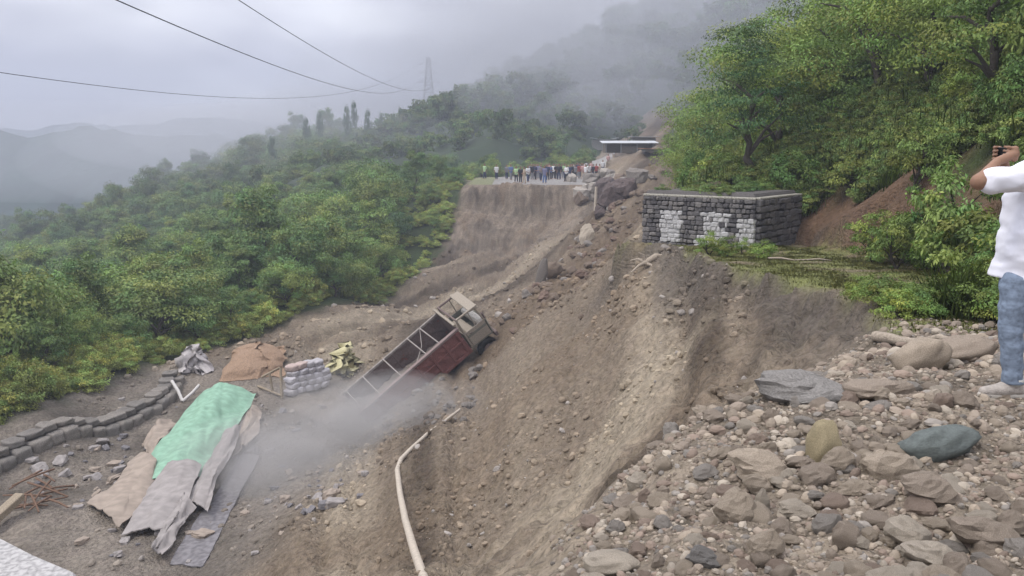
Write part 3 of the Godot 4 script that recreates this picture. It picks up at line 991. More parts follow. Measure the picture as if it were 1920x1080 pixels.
func build_walls() -> void:
	var meshes := []
	for k in 6: meshes.append(boxy(300 + k))
	var tones := [mat("wall_stone_a", lin(0.21, 0.20, 0.20), 0.9, 0.4, 2.0, 3.0), mat("wall_stone_b", lin(0.255, 0.24, 0.235), 0.9, 0.4, 2.0, 3.0), mat("wall_stone_c", lin(0.15, 0.143, 0.148), 0.9, 0.4, 2.0, 3.0), mat("wall_stone_d", lin(0.32, 0.30, 0.285), 0.9, 0.4, 2.0, 3.0)]
	mat("wall_paint", lin(0.76, 0.75, 0.74), 0.85, 0.4, 2.0, 3.0)
	var corner := px(1415, 468, 24.0)
	var left := px(1205, 462, 26.5)
	var right := px(1495, 446, 26.6)
	var y0 := -3.0
	var h := 1.5 + (-2.9 - y0)
	for q in [corner, left, right]: pass
	corner.y = y0
	left.y = y0
	right.y = y0
	var t := thing("stone_wall", "dark stone retaining wall with white painted patches at the broken road edge", "wall", (corner + left) * 0.5)
	var o := t.position
	var painted := func(u, v):
		for r in [[0.17, 0.37, 0.08, 0.74], [0.56, 0.77, 0.02, 0.72], [0.86, 1.0, 0.04, 0.68], [0.50, 0.66, 0.0, 0.24]]:
			if u > r[0] and u < r[1] and v > r[2] and v < r[3] and rng.randf() < 0.97: return true
		return false
	stone_face(t, left - o, corner - o, h, 0.175, 0.148, meshes, tones, painted)
	stone_face(t, corner - o, right - o, h, 0.30, 0.20, meshes, [tones[0], tones[1], tones[2]], func(_u, _v): return false)
	var fu := (corner - left).normalized()
	var fo := fu.cross(Vector3.UP).normalized()
	if fo.z < 0.0: fo = -fo
	for r in [[0.20, 0.35, 0.12, 0.68], [0.59, 0.74, 0.04, 0.66], [0.89, 0.995, 0.08, 0.60]]:
		var wc: float = (r[0] + r[1]) * 0.5
		part("paint_patch", cbox(Vector3((r[1] - r[0]) * (corner - left).length(), (r[3] - r[2]) * h, 0.1), 0.03), mats["wall_paint"], t, Transform3D(Basis(fu, Vector3.UP, fu.cross(Vector3.UP)), left.lerp(corner, wc) - o + Vector3.UP * h * (r[2] + r[3]) * 0.5 + fo * 0.022))
	var back := left + Vector3(1.6, 0, -1.6)
	var inset := Vector3(0.02, 0, -0.08)
	var top := []
	for q in [left + inset, corner + Vector3(0.0, 0, -0.12), right + Vector3(-0.05, 0, -0.05), back]: top.append(q - o + Vector3.UP * (h - 0.02))
	part("core", slab_mesh(top, h - 0.05), mat("wall_mortar", lin(0.16, 0.15, 0.145), 0.95, 1.0, 2.0, 2.0), t)
	for e in [[left, corner], [corner, right]]:
		var a: Vector3 = e[0] - o + Vector3.UP * (h + 0.02)
		var b: Vector3 = e[1] - o + Vector3.UP * (h + 0.02)
		var u := (b - a).normalized()
		var outw := u.cross(Vector3.UP).normalized()
		if outw.z < 0.0: outw = -outw
		for k in 5:
			var c0 := a.lerp(b, k / 5.0)
			var c1 := a.lerp(b, (k + 1) / 5.0)
			part("coping", cbox(Vector3((c1 - c0).length() - 0.012, 0.075, 0.36), 0.02), mat("coping", lin(0.42, 0.40, 0.34), 0.95, 1.0, 2.0, 1.5), t, Transform3D(Basis(u, Vector3.UP, u.cross(Vector3.UP)), (c0 + c1) * 0.5 - outw * 0.09 + Vector3.UP * rng.randf_range(0.0, 0.006)))
	for k in 16:
		var u := rng.randf()
		var q := (left.lerp(corner, u * 2.0) if u < 0.5 else corner.lerp(right, u * 2.0 - 1.0)).lerp(back, rng.randf_range(0.12, 0.5)) + Vector3.UP * (h - 0.04)
		put_tree("wall_plant", bush_kinds[k % 4], q, rng.randf_range(0.26, 0.42), 0.7, leaf_mats[k % 3], "low leafy plant growing on top of the stone wall", "plants on the stone wall", 0.0)
	# the curved wall of big blocks round the yard below
	var path := []
	for q in [[-90, 930, 23.2], [0, 893, 25.2], [70, 862, 26.6], [140, 838, 28.1], [200, 818, 29.4], [255, 796, 30.8], [300, 770, 32.4], [328, 742, 34.0], [340, 718, 35.6]]:
		path.append(px(q[0], q[1], q[2]))
	var blk := []
	for k in 5: blk.append(boxy(330 + k, 0.035, 3))
	var g := thing("block_wall", "curved low wall of grey stone blocks between the yard and the forest", "wall", Vector3(path[3].x, gy(path[3].x, -path[3].z), path[3].z))
	var gt := [mat("block_a", lin(0.31, 0.285, 0.25), 0.95, 1.0, 4.0, 1.2), mat("block_b", lin(0.345, 0.315, 0.28), 0.95, 1.0, 4.0, 1.2), mat("block_c", lin(0.28, 0.26, 0.235), 0.95, 1.0, 4.0, 1.2)]
	var s := 0.0
	var total := 0.0
	for k in path.size() - 1: total += (path[k + 1] - path[k]).length()
	var at := func(d: float) -> Vector3:
		for k in path.size() - 1:
			var l: float = (path[k + 1] - path[k]).length()
			if d <= l or k == path.size() - 2: return path[k].lerp(path[k + 1], d / l)
			d -= l
		return path[-1]
	while s < total:
		var w := rng.randf_range(0.55, 0.78)
		var a: Vector3 = at.call(s)
		var b: Vector3 = at.call(s + w)
		var u := (b - a)
		u.y = 0.0
		u = u.normalized()
		var inw := u.cross(Vector3.UP).normalized()
		if inw.dot(Vector3(1, 0, 0.6)) < 0.0: inw = -inw
		for row in 2:
			var hh: float = [0.50, 0.27][row]
			var c := (a + b) * 0.5
			c.y = gy(c.x, -c.z) - 0.14 + (0.25 if row == 0 else 0.63)
			c -= inw * (0.16 + 0.30 * row)
			if row == 1: c += u * rng.randf_range(-0.05, 0.05)
			part("block", blk[rng.randi() % 5], gt[rng.randi() % 3], g, Transform3D(Basis(u, rng.randf_range(-0.04, 0.04)) * Basis(u, Vector3.UP, u.cross(Vector3.UP)) * Basis.from_scale(Vector3((b - a).length() - 0.03, hh - 0.01 + rng.randf_range(-0.03, 0.05), 0.6)), c - g.position))
		s += w

# ---------------------------------------------------------------- the lorry
func build_truck() -> void:
	var t := thing("truck", "wrecked red cargo truck lying nose up on the landslide debris", "truck", Vector3(-4.83, -9.165, -35.27) - Vector3(0.737, 0.597, -0.316) * 0.3)
	t.basis = Basis(Vector3.UP, 0.405) * Basis(Vector3.BACK, 0.64) * Basis(Vector3.RIGHT, 0.19)
	var red := mat("red_paint", lin(0.245, 0.105, 0.092), 0.9, 1.0, 1.0, 1.5)
	var dusty := mat("dusty_rail", lin(0.30, 0.23, 0.215), 0.95, 1.0, 1.0, 2.0)
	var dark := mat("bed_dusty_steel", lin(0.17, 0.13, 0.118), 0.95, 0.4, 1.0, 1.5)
	var steel := mat("bar_steel", lin(0.30, 0.27, 0.245), 0.8, 0.4)
	var cream := mat("cab_cream", lin(0.36, 0.315, 0.255), 0.9, 1.0, 0.5, 2.0)
	var green := mat("cab_green", lin(0.215, 0.215, 0.18), 0.9, 1.0, 0.5, 2.0)
	var black := mat("tyre_rubber", lin(0.03, 0.03, 0.03), 0.9)
	var L := 5.6
	var W := 2.15
	var H := 1.3
	part("bed_floor", cbox(Vector3(L, 0.1, W), 0.02, Vector3(0, -H, 0)), mat("bed_dirt", lin(0.185, 0.162, 0.145), 0.95, 1.0, 3.0, 1.0), t)
	for s in [-1, 1]:
		var dent := PackedVector3Array()
		for j in 9:
			for i in 34: dent.append(Vector3(-L * 0.5 + L * i / 33.0, -H * j / 8.0, s * W * 0.5 + 0.09 * n_lump.get_noise_2d(i * 0.9, j * 2.0 + s * 40.0) * sin(PI * j / 8.0 * 0.9 + 0.2)))
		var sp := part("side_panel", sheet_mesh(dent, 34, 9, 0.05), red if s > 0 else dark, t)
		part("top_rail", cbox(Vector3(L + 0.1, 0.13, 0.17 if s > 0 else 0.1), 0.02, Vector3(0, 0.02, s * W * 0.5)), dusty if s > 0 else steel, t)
		part("bottom_rail", cbox(Vector3(L, 0.16, 0.13), 0.02, Vector3(0, -H - 0.04, s * (W * 0.5 + 0.01))), red, t)
		for k in 8:
			part("rib", cbox(Vector3(0.11, H - 0.1, 0.09), 0.015, Vector3(-L * 0.5 + 0.15 + k * (L - 0.3) / 7.0, -H * 0.5 - 0.03, s * (W * 0.5 + 0.06))), red, sp)
		part("middle_rail", cbox(Vector3(L - 0.02, 0.08, 0.06), 0.01, Vector3(0, -H * 0.48, s * (W * 0.5 + 0.05))), red, sp)
		# the row of stakes left standing on the inner side
		for k in 5:
			part("stake", cbox(Vector3(0.05, H - 0.12, 0.05), 0.01, Vector3(-L * 0.5 + 0.5 + k * 1.15, -H * 0.5, s * (W * 0.5 - 0.055))), dark, sp)
	var heap := PackedVector3Array()
	for j in 12:
		for i in 30: heap.append(Vector3(-L * 0.5 + 0.1 + (L - 0.3) * i / 29.0, -H + 0.1 + 0.28 * absf(n_big.get_noise_2d(i * 1.3, j * 2.2)) + 0.35 * (1.0 - i / 29.0), -W * 0.5 + 0.1 + (W - 0.2) * j / 11.0))
	part("bed_load", sheet_mesh(heap, 30, 12, 0.05), mats["earth_load"] if mats.has("earth_load") else mat("earth_load", lin(0.23, 0.195, 0.165), 0.95, 1.0, 1.0, 1.0), t)
	part("headboard", cbox(Vector3(0.06, H + 0.25, W - 0.06), 0.01, Vector3(L * 0.5, -H * 0.5 + 0.12, 0)), dark, t)
	part("headboard_rail", cbox(Vector3(0.12, 0.12, W + 0.1), 0.02, Vector3(L * 0.5 + 0.01, 0.27, 0)), cream, t)
	part("tailgate", cbox(Vector3(0.06, H * 0.55, W - 0.1), 0.01, Vector3(-L * 0.5 - 0.06, -H * 0.72, 0), Basis(Vector3.BACK, 0.25)), dark, t)
	for x in [-2.62, -1.65, -0.45, 1.0, 1.75]:
		part("cross_bar", bar(Vector3(x, 0.05, -W * 0.5), Vector3(x + 0.05, 0.05, W * 0.5), 0.035), steel, t)
	part("rope", tube([Vector3(1.75, 0.07, -W * 0.48), Vector3(1.2, -0.05, 0.1), Vector3(0.5, 0.06, W * 0.48)], [0.02], 5), steel, t)
	for s in [-1, 1]: part("chassis_rail", cbox(Vector3(L + 1.1, 0.24, 0.09), 0.01, Vector3(0.5, -H - 0.25, s * 0.42)), dark, t)
	# the crushed cab
	var cab := Node3D.new()
	cab.name = "cab"
	t.add_child(cab)
	cab.position = Vector3(L * 0.5 + 0.1, -H - 0.05, 0)
	cab.basis = Basis(Vector3.RIGHT, -0.05) * Basis(Vector3.BACK, -0.06)
	var CW := 2.12
	var CH := 1.62
	var CL := 1.2
	part("floor", cbox(Vector3(CL, 0.12, CW), 0.03, Vector3(CL * 0.5, 0, 0)), green, cab)
	part("roof_front", cbox(Vector3(0.5, 0.07, CW), 0.03, Vector3(CL - 0.2, CH + 0.0, 0), Basis(Vector3.BACK, -0.2) * Basis(Vector3.RIGHT, 0.08)), cream, cab)
	part("roof_bar", cbox(Vector3(0.09, 0.09, CW), 0.02, Vector3(0.02, CH, 0)), dark, cab)
	for s in [-1, 1]:
		part("roof_rail", cbox(Vector3(CL, 0.09, 0.09), 0.02, Vector3(CL * 0.5, CH, s * (CW * 0.5 - 0.04))), dark if s < 0 else cream, cab)
		part("rear_pillar", cbox(Vector3(0.1, CH, 0.1), 0.02, Vector3(0.02, CH * 0.5, s * (CW * 0.5 - 0.05))), cream, cab)
		part("front_pillar", cbox(Vector3(0.09, CH * 0.55, 0.09), 0.02, Vector3(CL - 0.12, CH * 0.73, s * (CW * 0.5 - 0.05)), Basis(Vector3.BACK, 0.16)), cream, cab)
		var door := part("door", cbox(Vector3(CL - 0.15, CH * 0.5, 0.05), 0.02, Vector3(CL * 0.5, CH * 0.27, s * CW * 0.5)), cream if s > 0 else green, cab)
		part("handle", cbox(Vector3(0.14, 0.03, 0.04), 0.01, Vector3(0.3, CH * 0.42, s * (CW * 0.5 + 0.04))), dark, door)
		part("stripe", cbox(Vector3(CL - 0.16, 0.12, 0.01), 0.003, Vector3(CL * 0.5, CH * 0.36, s * (CW * 0.5 + 0.032))), green, door)
		part("window_bar", cbox(Vector3(0.05, CH * 0.46, 0.05), 0.01, Vector3(CL * 0.55, CH * 0.75, s * (CW * 0.5 - 0.04))), cream, cab)
		part("headlight", cbox(Vector3(0.06, 0.2, 0.3), 0.03, Vector3(CL + 0.04, 0.3, s * 0.75)), mat("lamp_glass", lin(0.6, 0.6, 0.55), 0.2), cab)
		part("mirror", cbox(Vector3(0.06, 0.32, 0.2), 0.03, Vector3(CL - 0.05, CH * 0.7, s * (CW * 0.5 + 0.22))), dark, cab)
	part("rear_wall", cbox(Vector3(0.05, CH * 0.45, CW - 0.1), 0.01, Vector3(0.01, CH * 0.23, 0)), cream, cab)
	part("dash", cbox(Vector3(0.35, 0.4, CW - 0.15), 0.08, Vector3(CL - 0.2, CH * 0.42, 0)), mat("cab_pale", lin(0.52, 0.49, 0.43), 0.85, 0.4), cab)
	part("seat", cbox(Vector3(0.5, 0.5, CW - 0.3), 0.1, Vector3(0.35, 0.45, 0)), cream, cab)
	part("front_panel", cbox(Vector3(0.07, CH * 0.5, CW), 0.03, Vector3(CL, CH * 0.25, 0)), green, cab)
	part("grille", cbox(Vector3(0.05, 0.36, 1.0), 0.02, Vector3(CL + 0.045, CH * 0.26, 0)), dark, cab)
	part("bumper", cbox(Vector3(0.16, 0.26, CW + 0.1), 0.04, Vector3(CL + 0.1, -0.18, 0)), dark, cab)
	for w in [[3.5, 1], [3.5, -1], [-1.0, 1], [-1.0, -1], [-2.1, 1], [-2.1, -1]]:
		var ax := Vector3(w[0], -H - 0.62, w[1] * 0.92)
		var prof := []
		var p := PackedVector3Array()
		for q in [[0.24, -0.14], [0.44, -0.15], [0.5, -0.10], [0.5, 0.10], [0.44, 0.15], [0.24, 0.14], [0.24, -0.14]]:
			for k in 20: p.append(Vector3(cos(TAU * k / 20) * q[0], sin(TAU * k / 20) * q[0], q[1]))
		var wh := part("wheel", grid_mesh(p, 20, 7, true), black, t, Transform3D(Basis.IDENTITY, ax))
		part("rim", tube([Vector3(0, 0, -0.1), Vector3(0, 0, 0.1)], [0.245], 16), dusty, wh)

# ---------------------------------------------------------------- the yard below
func cloth(called: String, corners: Array, nu: int, nv: int, ripple: float, freq: float, drop: Callable, thick: float, m: Material, label: String, category: String, sd := 5) -> MeshInstance3D:
	var nz := FastNoiseLite.new()
	nz.seed = sd
	nz.frequency = freq
	var p := PackedVector3Array()
	var at: Vector3 = corners[0]
	for j in nv:
		var v := float(j) / (nv - 1)
		for i in nu:
			var u := float(i) / (nu - 1)
			var a: Vector3 = corners[0].lerp(corners[1], u)
			var b: Vector3 = corners[3].lerp(corners[2], u)
			var q := a.lerp(b, v)
			q.x += nz.get_noise_2d(u * 9.0, v * 9.0 + 30.0) * ripple * 2.0
			q.z += nz.get_noise_2d(u * 9.0 + 60.0, v * 9.0) * ripple * 2.0
			q.y += ripple * (nz.get_noise_2d(u * 5.0, v * 5.0) * 1.2 + 0.7 * absf(nz.get_noise_2d(u * 14.0, v * 4.0))) + drop.call(u, v)
			q.y = maxf(q.y, gy(q.x, -q.z) + 0.03)
			p.append(q - at)
	var o := part(called, sheet_mesh(p, nu, nv, thick), m, null, Transform3D(Basis.IDENTITY, at))
	tag(o, label, category)
	return o

func raised(x: float, y: float, up: float) -> Vector3:
	return hit(x, y, 9.0) + Vector3.UP * up

func build_yard() -> void:
	var tarp := mat("green_tarp", lin(0.245, 0.41, 0.30), 0.75, 0.4, 0.0, 0.5)
	var lift := func(u, v): return 0.5 * sin(PI * clampf(u * 1.05, 0, 1)) * (1.0 - 0.6 * v) + 0.16 * absf(sin(u * 5.0 + v * 7.0)) * (0.3 + v) + 0.05 * absf(sin(u * 13.0 - v * 9.0))
	var c := [px(366, 738, 32.0), px(478, 730, 32.6), px(392, 912, 24.3), px(246, 922, 24.2)]
	c[0].y = gy(c[0].x, 32.0) + 0.65
	c[1].y = gy(c[1].x, 32.6) + 0.75
	cloth("green_tarp", c, 40, 60, 0.11, 0.12, lift, 0.02, tarp, "large pale green tarpaulin draped over a heap in the yard", "tarpaulin", 7)
	# dusty tarpaulin heap and sacks
	var mound := func(u, v): return 0.95 * sin(PI * u) * sin(PI * v)
	cloth("orange_tarp", [raised(400, 722, 0.0), raised(440, 664, 0.05), raised(535, 658, 0.05), raised(530, 715, 0.0)], 30, 24, 0.3, 0.2, mound, 0.02, mat("orange_tarp", lin(0.34, 0.235, 0.16), 0.9, 1.0, 2.0, 1.0), "dusty orange brown tarpaulin heap behind the green tarpaulin", "tarpaulin", 9)
	cloth("white_sheet", [raised(333, 700, 0.05), raised(352, 684, 0.3), raised(396, 694, 0.1), raised(380, 706, 0.0)], 18, 14, 0.3, 0.3, mound, 0.02, mat("white_sheet", lin(0.5, 0.47, 0.46), 0.9, 0.4, 1.0, 1.0), "crumpled white plastic sheet lying against the block wall", "sheet", 12)
	var bundle := func(u, v): return 0.75 * sin(PI * u) * sin(PI * v)
	cloth("yellow_bundle", [raised(630, 702, 0.1), raised(634, 682, 0.25), raised(660, 680, 0.25), raised(656, 708, 0.0)], 16, 16, 0.5, 0.5, bundle, 0.02, mat("yellow_cloth", lin(0.55, 0.51, 0.30), 0.9, 0.4, 1.0, 2.0), "crumpled pale yellow cloth bundle beside the tail of the truck", "bundle", 15)
	var sm := [mat("sack_a", lin(0.56, 0.54, 0.56), 0.85, 0.4, 1.0, 2.0), mat("sack_b", lin(0.46, 0.44, 0.45), 0.85, 0.4, 1.0, 2.0), mat("sack_c", lin(0.50, 0.40, 0.36), 0.85, 0.4, 1.0, 2.0)]
	var sack := []
	for k in 3: sack.append(boxy(380 + k, 0.14, 2))
	var b0 := hit(538, 745, 9.0)
	var b1 := hit(612, 722, 9.0)
	for row in 5:
		for k in 5 - (row / 3):
			var q := b0.lerp(b1, (k + 0.5 + 0.25 * (row % 2)) / 5.0)
			q.z -= 0.10 * row
			q.y = gy(q.x, -q.z) * 0.3 + gy((b0.x + b1.x) * 0.5, -(b0.z + b1.z) * 0.5) * 0.7 + 0.13 + row * 0.25
			var o := part("sack", sack[rng.randi() % 3], sm[rng.randi() % 3 if row > 3 else rng.randi() % 2], null, Transform3D(Basis(Vector3.UP, -0.3 + rng.randfn() * 0.12) * Basis(Vector3.BACK, rng.randfn() * 0.05) * Basis.from_scale(Vector3(0.52, 0.29, 0.62)), q))
			tag(o, "plump white sack in the stack beside the orange tarpaulin", "sack", "white sacks stacked in the yard")
	var wood := mat("pale_timber", lin(0.36, 0.30, 0.22), 0.9, 1.0, 1.0, 2.0)
	var dark_wood := mat("brown_timber", lin(0.20, 0.125, 0.085), 0.9, 1.0, 1.0, 2.0)
	var fr := thing("timber_frame", "broken timber frame leaning in front of the white sacks", "frame", hit(528, 748, 9.0))
	var f0 := fr.position
	for e in [[528, 748, 0.0, 526, 690, 0.9], [484, 728, 0.1, 528, 748, 0.12], [492, 716, 0.2, 524, 690, 0.9], [512, 742, 0.1, 505, 700, 0.7]]:
		var a := raised(e[0], e[1], e[2]) - f0
		var bb := px(e[3], e[4], -f0.z + 0.4) - f0
		if e[3] == 528: bb = raised(528, 748, 0.12) - f0
		part("post" if e[2] == 0.0 else "rail", tube([a, bb], [0.065, 0.06], 5), wood, fr)
	for e in [[322, 714, 342, 752, "white plastic pipe standing against the end of the block wall"], [342, 752, 374, 722, "white plastic pipe lying over the rubble by the block wall"]]:
		var d0 := hit(342, 756, 9.0)
		var pa := px(e[0], e[1], -d0.z + (0.0 if e[0] == 342 else 0.6))
		var pb := px(e[2], e[3], -d0.z + (0.0 if e[2] == 342 else 0.6))
		pa.y = maxf(pa.y, gy(pa.x, -pa.z) + 0.05)
		pb.y = maxf(pb.y, gy(pb.x, -pb.z) + 0.05)
		tag(part("pipe", tube([pa, pa.lerp(pb, 0.5) + Vector3(0.05, 0, 0), pb], [0.07], 8), mat("white_pipe", lin(0.55, 0.53, 0.5), 0.6)), e[4], "pipe")
	# fallen slabs under the tarpaulin
	var grey := mat("slab_grey", lin(0.31, 0.285, 0.27), 0.9, 0.4, 0.0, 0.35)
	var tan_ := mat("slab_tan", lin(0.33, 0.275, 0.225), 0.9, 0.4, 0.0, 0.35)
	var dull := mat("sheet_dark", lin(0.20, 0.19, 0.195), 0.9, 1.0, 0.0, 0.35)
	var ridge_drop := func(u, v): return 0.28 * sin(PI * u) * (1.0 - 0.5 * v) + 0.08 * absf(sin(u * 6.0 + v * 5.0))
	for s in [[[[262, 858, 0.1], [302, 912, 0.3], [232, 1004, 0.1], [168, 952, 0.0]], tan_, "tan earth-stained sheet beside the hem of the green tarpaulin"],
			[[[298, 905, 0.3], [384, 896, 0.5], [322, 1012, 0.15], [222, 1012, 0.0]], grey, "broad pale grey sheet under the hem of the green tarpaulin"],
			[[[414, 848, 0.5], [456, 826, 0.45], [388, 978, 0.2], [356, 956, 0.25]], grey, "long pale grey sheet lying beside the green tarpaulin"],
			[[[338, 960, 0.3], [366, 970, 0.3], [306, 1058, 0.1], [286, 1046, 0.1]], grey, "narrow grey sheet strip pointing at the yard corner"],
			[[[456, 850, 0.05], [488, 858, 0.05], [378, 1064, 0.0], [318, 1062, 0.0]], dull, "dark grey flat sheet between the pale sheets and the dust"],
			[[[455, 792, 0.25], [492, 784, 0.25], [476, 842, 0.1], [436, 868, 0.1]], tan_, "tan sheet crumpled at the corner of the green tarpaulin"],
			[[[268, 838, 0.1], [322, 796, 0.12], [334, 822, 0.15], [276, 872, 0.1]], tan_, "tan sheet half buried along the long side of the tarpaulin"]]:
		var cs := []
		for q in s[0]: cs.append(raised(q[0], q[1], q[2]))
		cloth("fallen_sheet", cs, 18, 26, 0.12 if s[1] != dull else 0.04, 0.14, ridge_drop if s[1] != dull else func(_u, _v): return 0.0, 0.03, s[1], s[2], "sheet", 40 + int(s[0][0][0]))
	var shard := []
	for k in 4: shard.append(flat(boxy(420 + k, 0.01, 7)))
	for k in 170:
		var sx := rng.randf_range(60, 330)
		var sy := rng.randf_range(820, 960)
		var where := "along the foot of the block wall"
		if k > 60:
			sx = rng.randf_range(150, 640)
			sy = rng.randf_range(740, 1060)
			where = "strewn over the yard among the sheets"
		if k > 130:
			sx = 590.0 + rng.randfn() * 45.0
			sy = 925.0 + rng.randfn() * 26.0
			where = "heaped below the dust at the foot of the slope"
		var q := hit(sx, sy, 9.0)
		var w := 0.1 + 0.4 * pow(rng.randf(), 2.0)
		tag(part("rubble_chunk", shard[rng.randi() % 4], [grey, tan_, dull][k % 3], null, Transform3D(Basis(Vector3.UP, rng.randf() * TAU) * Basis(Vector3.BACK, rng.randfn() * 0.4) * Basis.from_scale(Vector3(w, w * rng.randf_range(0.25, 0.7), w * rng.randf_range(0.5, 1.0))), q + Vector3.UP * w * 0.1)), "broken %s chunk %s" % [["grey", "tan", "dark grey"][k % 3], where], "rubble", "broken chunks in the yard")
	var conc := mat("concrete", lin(0.44, 0.43, 0.42), 0.9, 1.0, 0.0, 0.4)
	for s in [[[[-70, 985, 0.4], [0, 1012, 0.4], [62, 1044, 0.4], [142, 1078, 0.35], [150, 1120, 0.4], [-70, 1120, 0.4]], "pale grey concrete slab jutting out at the corner of the yard"]]:
		var top := []
		for q in s[0]:
			var p := px(q[0], q[1], 19.0)
			p = p * (9.9 / -p.y)
			top.append(p)
		var mid := Vector3.ZERO
		for q in top: mid += q / top.size()
		for k in top.size(): top[k] -= mid
		tag(part("concrete_slab", slab_mesh(top, 0.45), conc, null, Transform3D(Basis.IDENTITY, mid)), s[1], "slab")
	var be := px(-40, 1000, 20.3)
	var be2 := hit(42, 962, 9.0) + Vector3.UP * 0.5
	tag(part("timber_beam", cbox(Vector3((be2 - be).length(), 0.22, 0.28), 0.02, Vector3.ZERO), wood, null, Transform3D(Basis.looking_at(be2 - be, Vector3.UP) * Basis(Vector3.UP, PI / 2), (be + be2) * 0.5)), "thick pale timber beam above the concrete slab corner", "beam")
	for k in 16:
		var q := hit(rng.randf_range(40, 112), rng.randf_range(905, 960), 9.0) + Vector3.UP * rng.randf_range(0.06, 0.3)
		var an := rng.randfn() * 0.5 + (0.6 if k % 3 else 2.0)
		var v := Vector3(cos(an) * 0.6, rng.randfn() * 0.1, sin(an) * 0.6) * rng.randf_range(0.8, 1.6)
		tag(part("stick", tube([q - v, q + Vector3(0, 0.03, 0), q + v], [0.035, 0.035, 0.025], 5), dark_wood), "thin brown stick in the pile beside the concrete slab", "stick", "sticks heaped in the yard corner")
	# the bent pale pipe down the slope
	var pp := []
	for q in [[862, 768, 25.5], [838, 792, 24.2], [800, 826, 22.4], [770, 850, 20.8], [752, 872, 19.6], [745, 887, 18.9], [750, 925, 16.6], [760, 975, 13.6], [776, 1030, 11.2], [795, 1090, 9.4], [806, 1130, 8.6]]:
		var p := px(q[0], q[1], q[2])
		p.y = maxf(p.y, gy(p.x, q[2]) + 0.07)
		pp.append(p)
	tag(part("water_pipe", tube(pp, [0.045, 0.045, 0.05, 0.055, 0.06, 0.065, 0.065, 0.065, 0.065, 0.065, 0.065], 10), mat("pipe_pale", lin(0.50, 0.44, 0.36), 0.75, 0.4, 0.5, 2.0)), "long bent pale pipe running down the bare slide slope", "pipe")

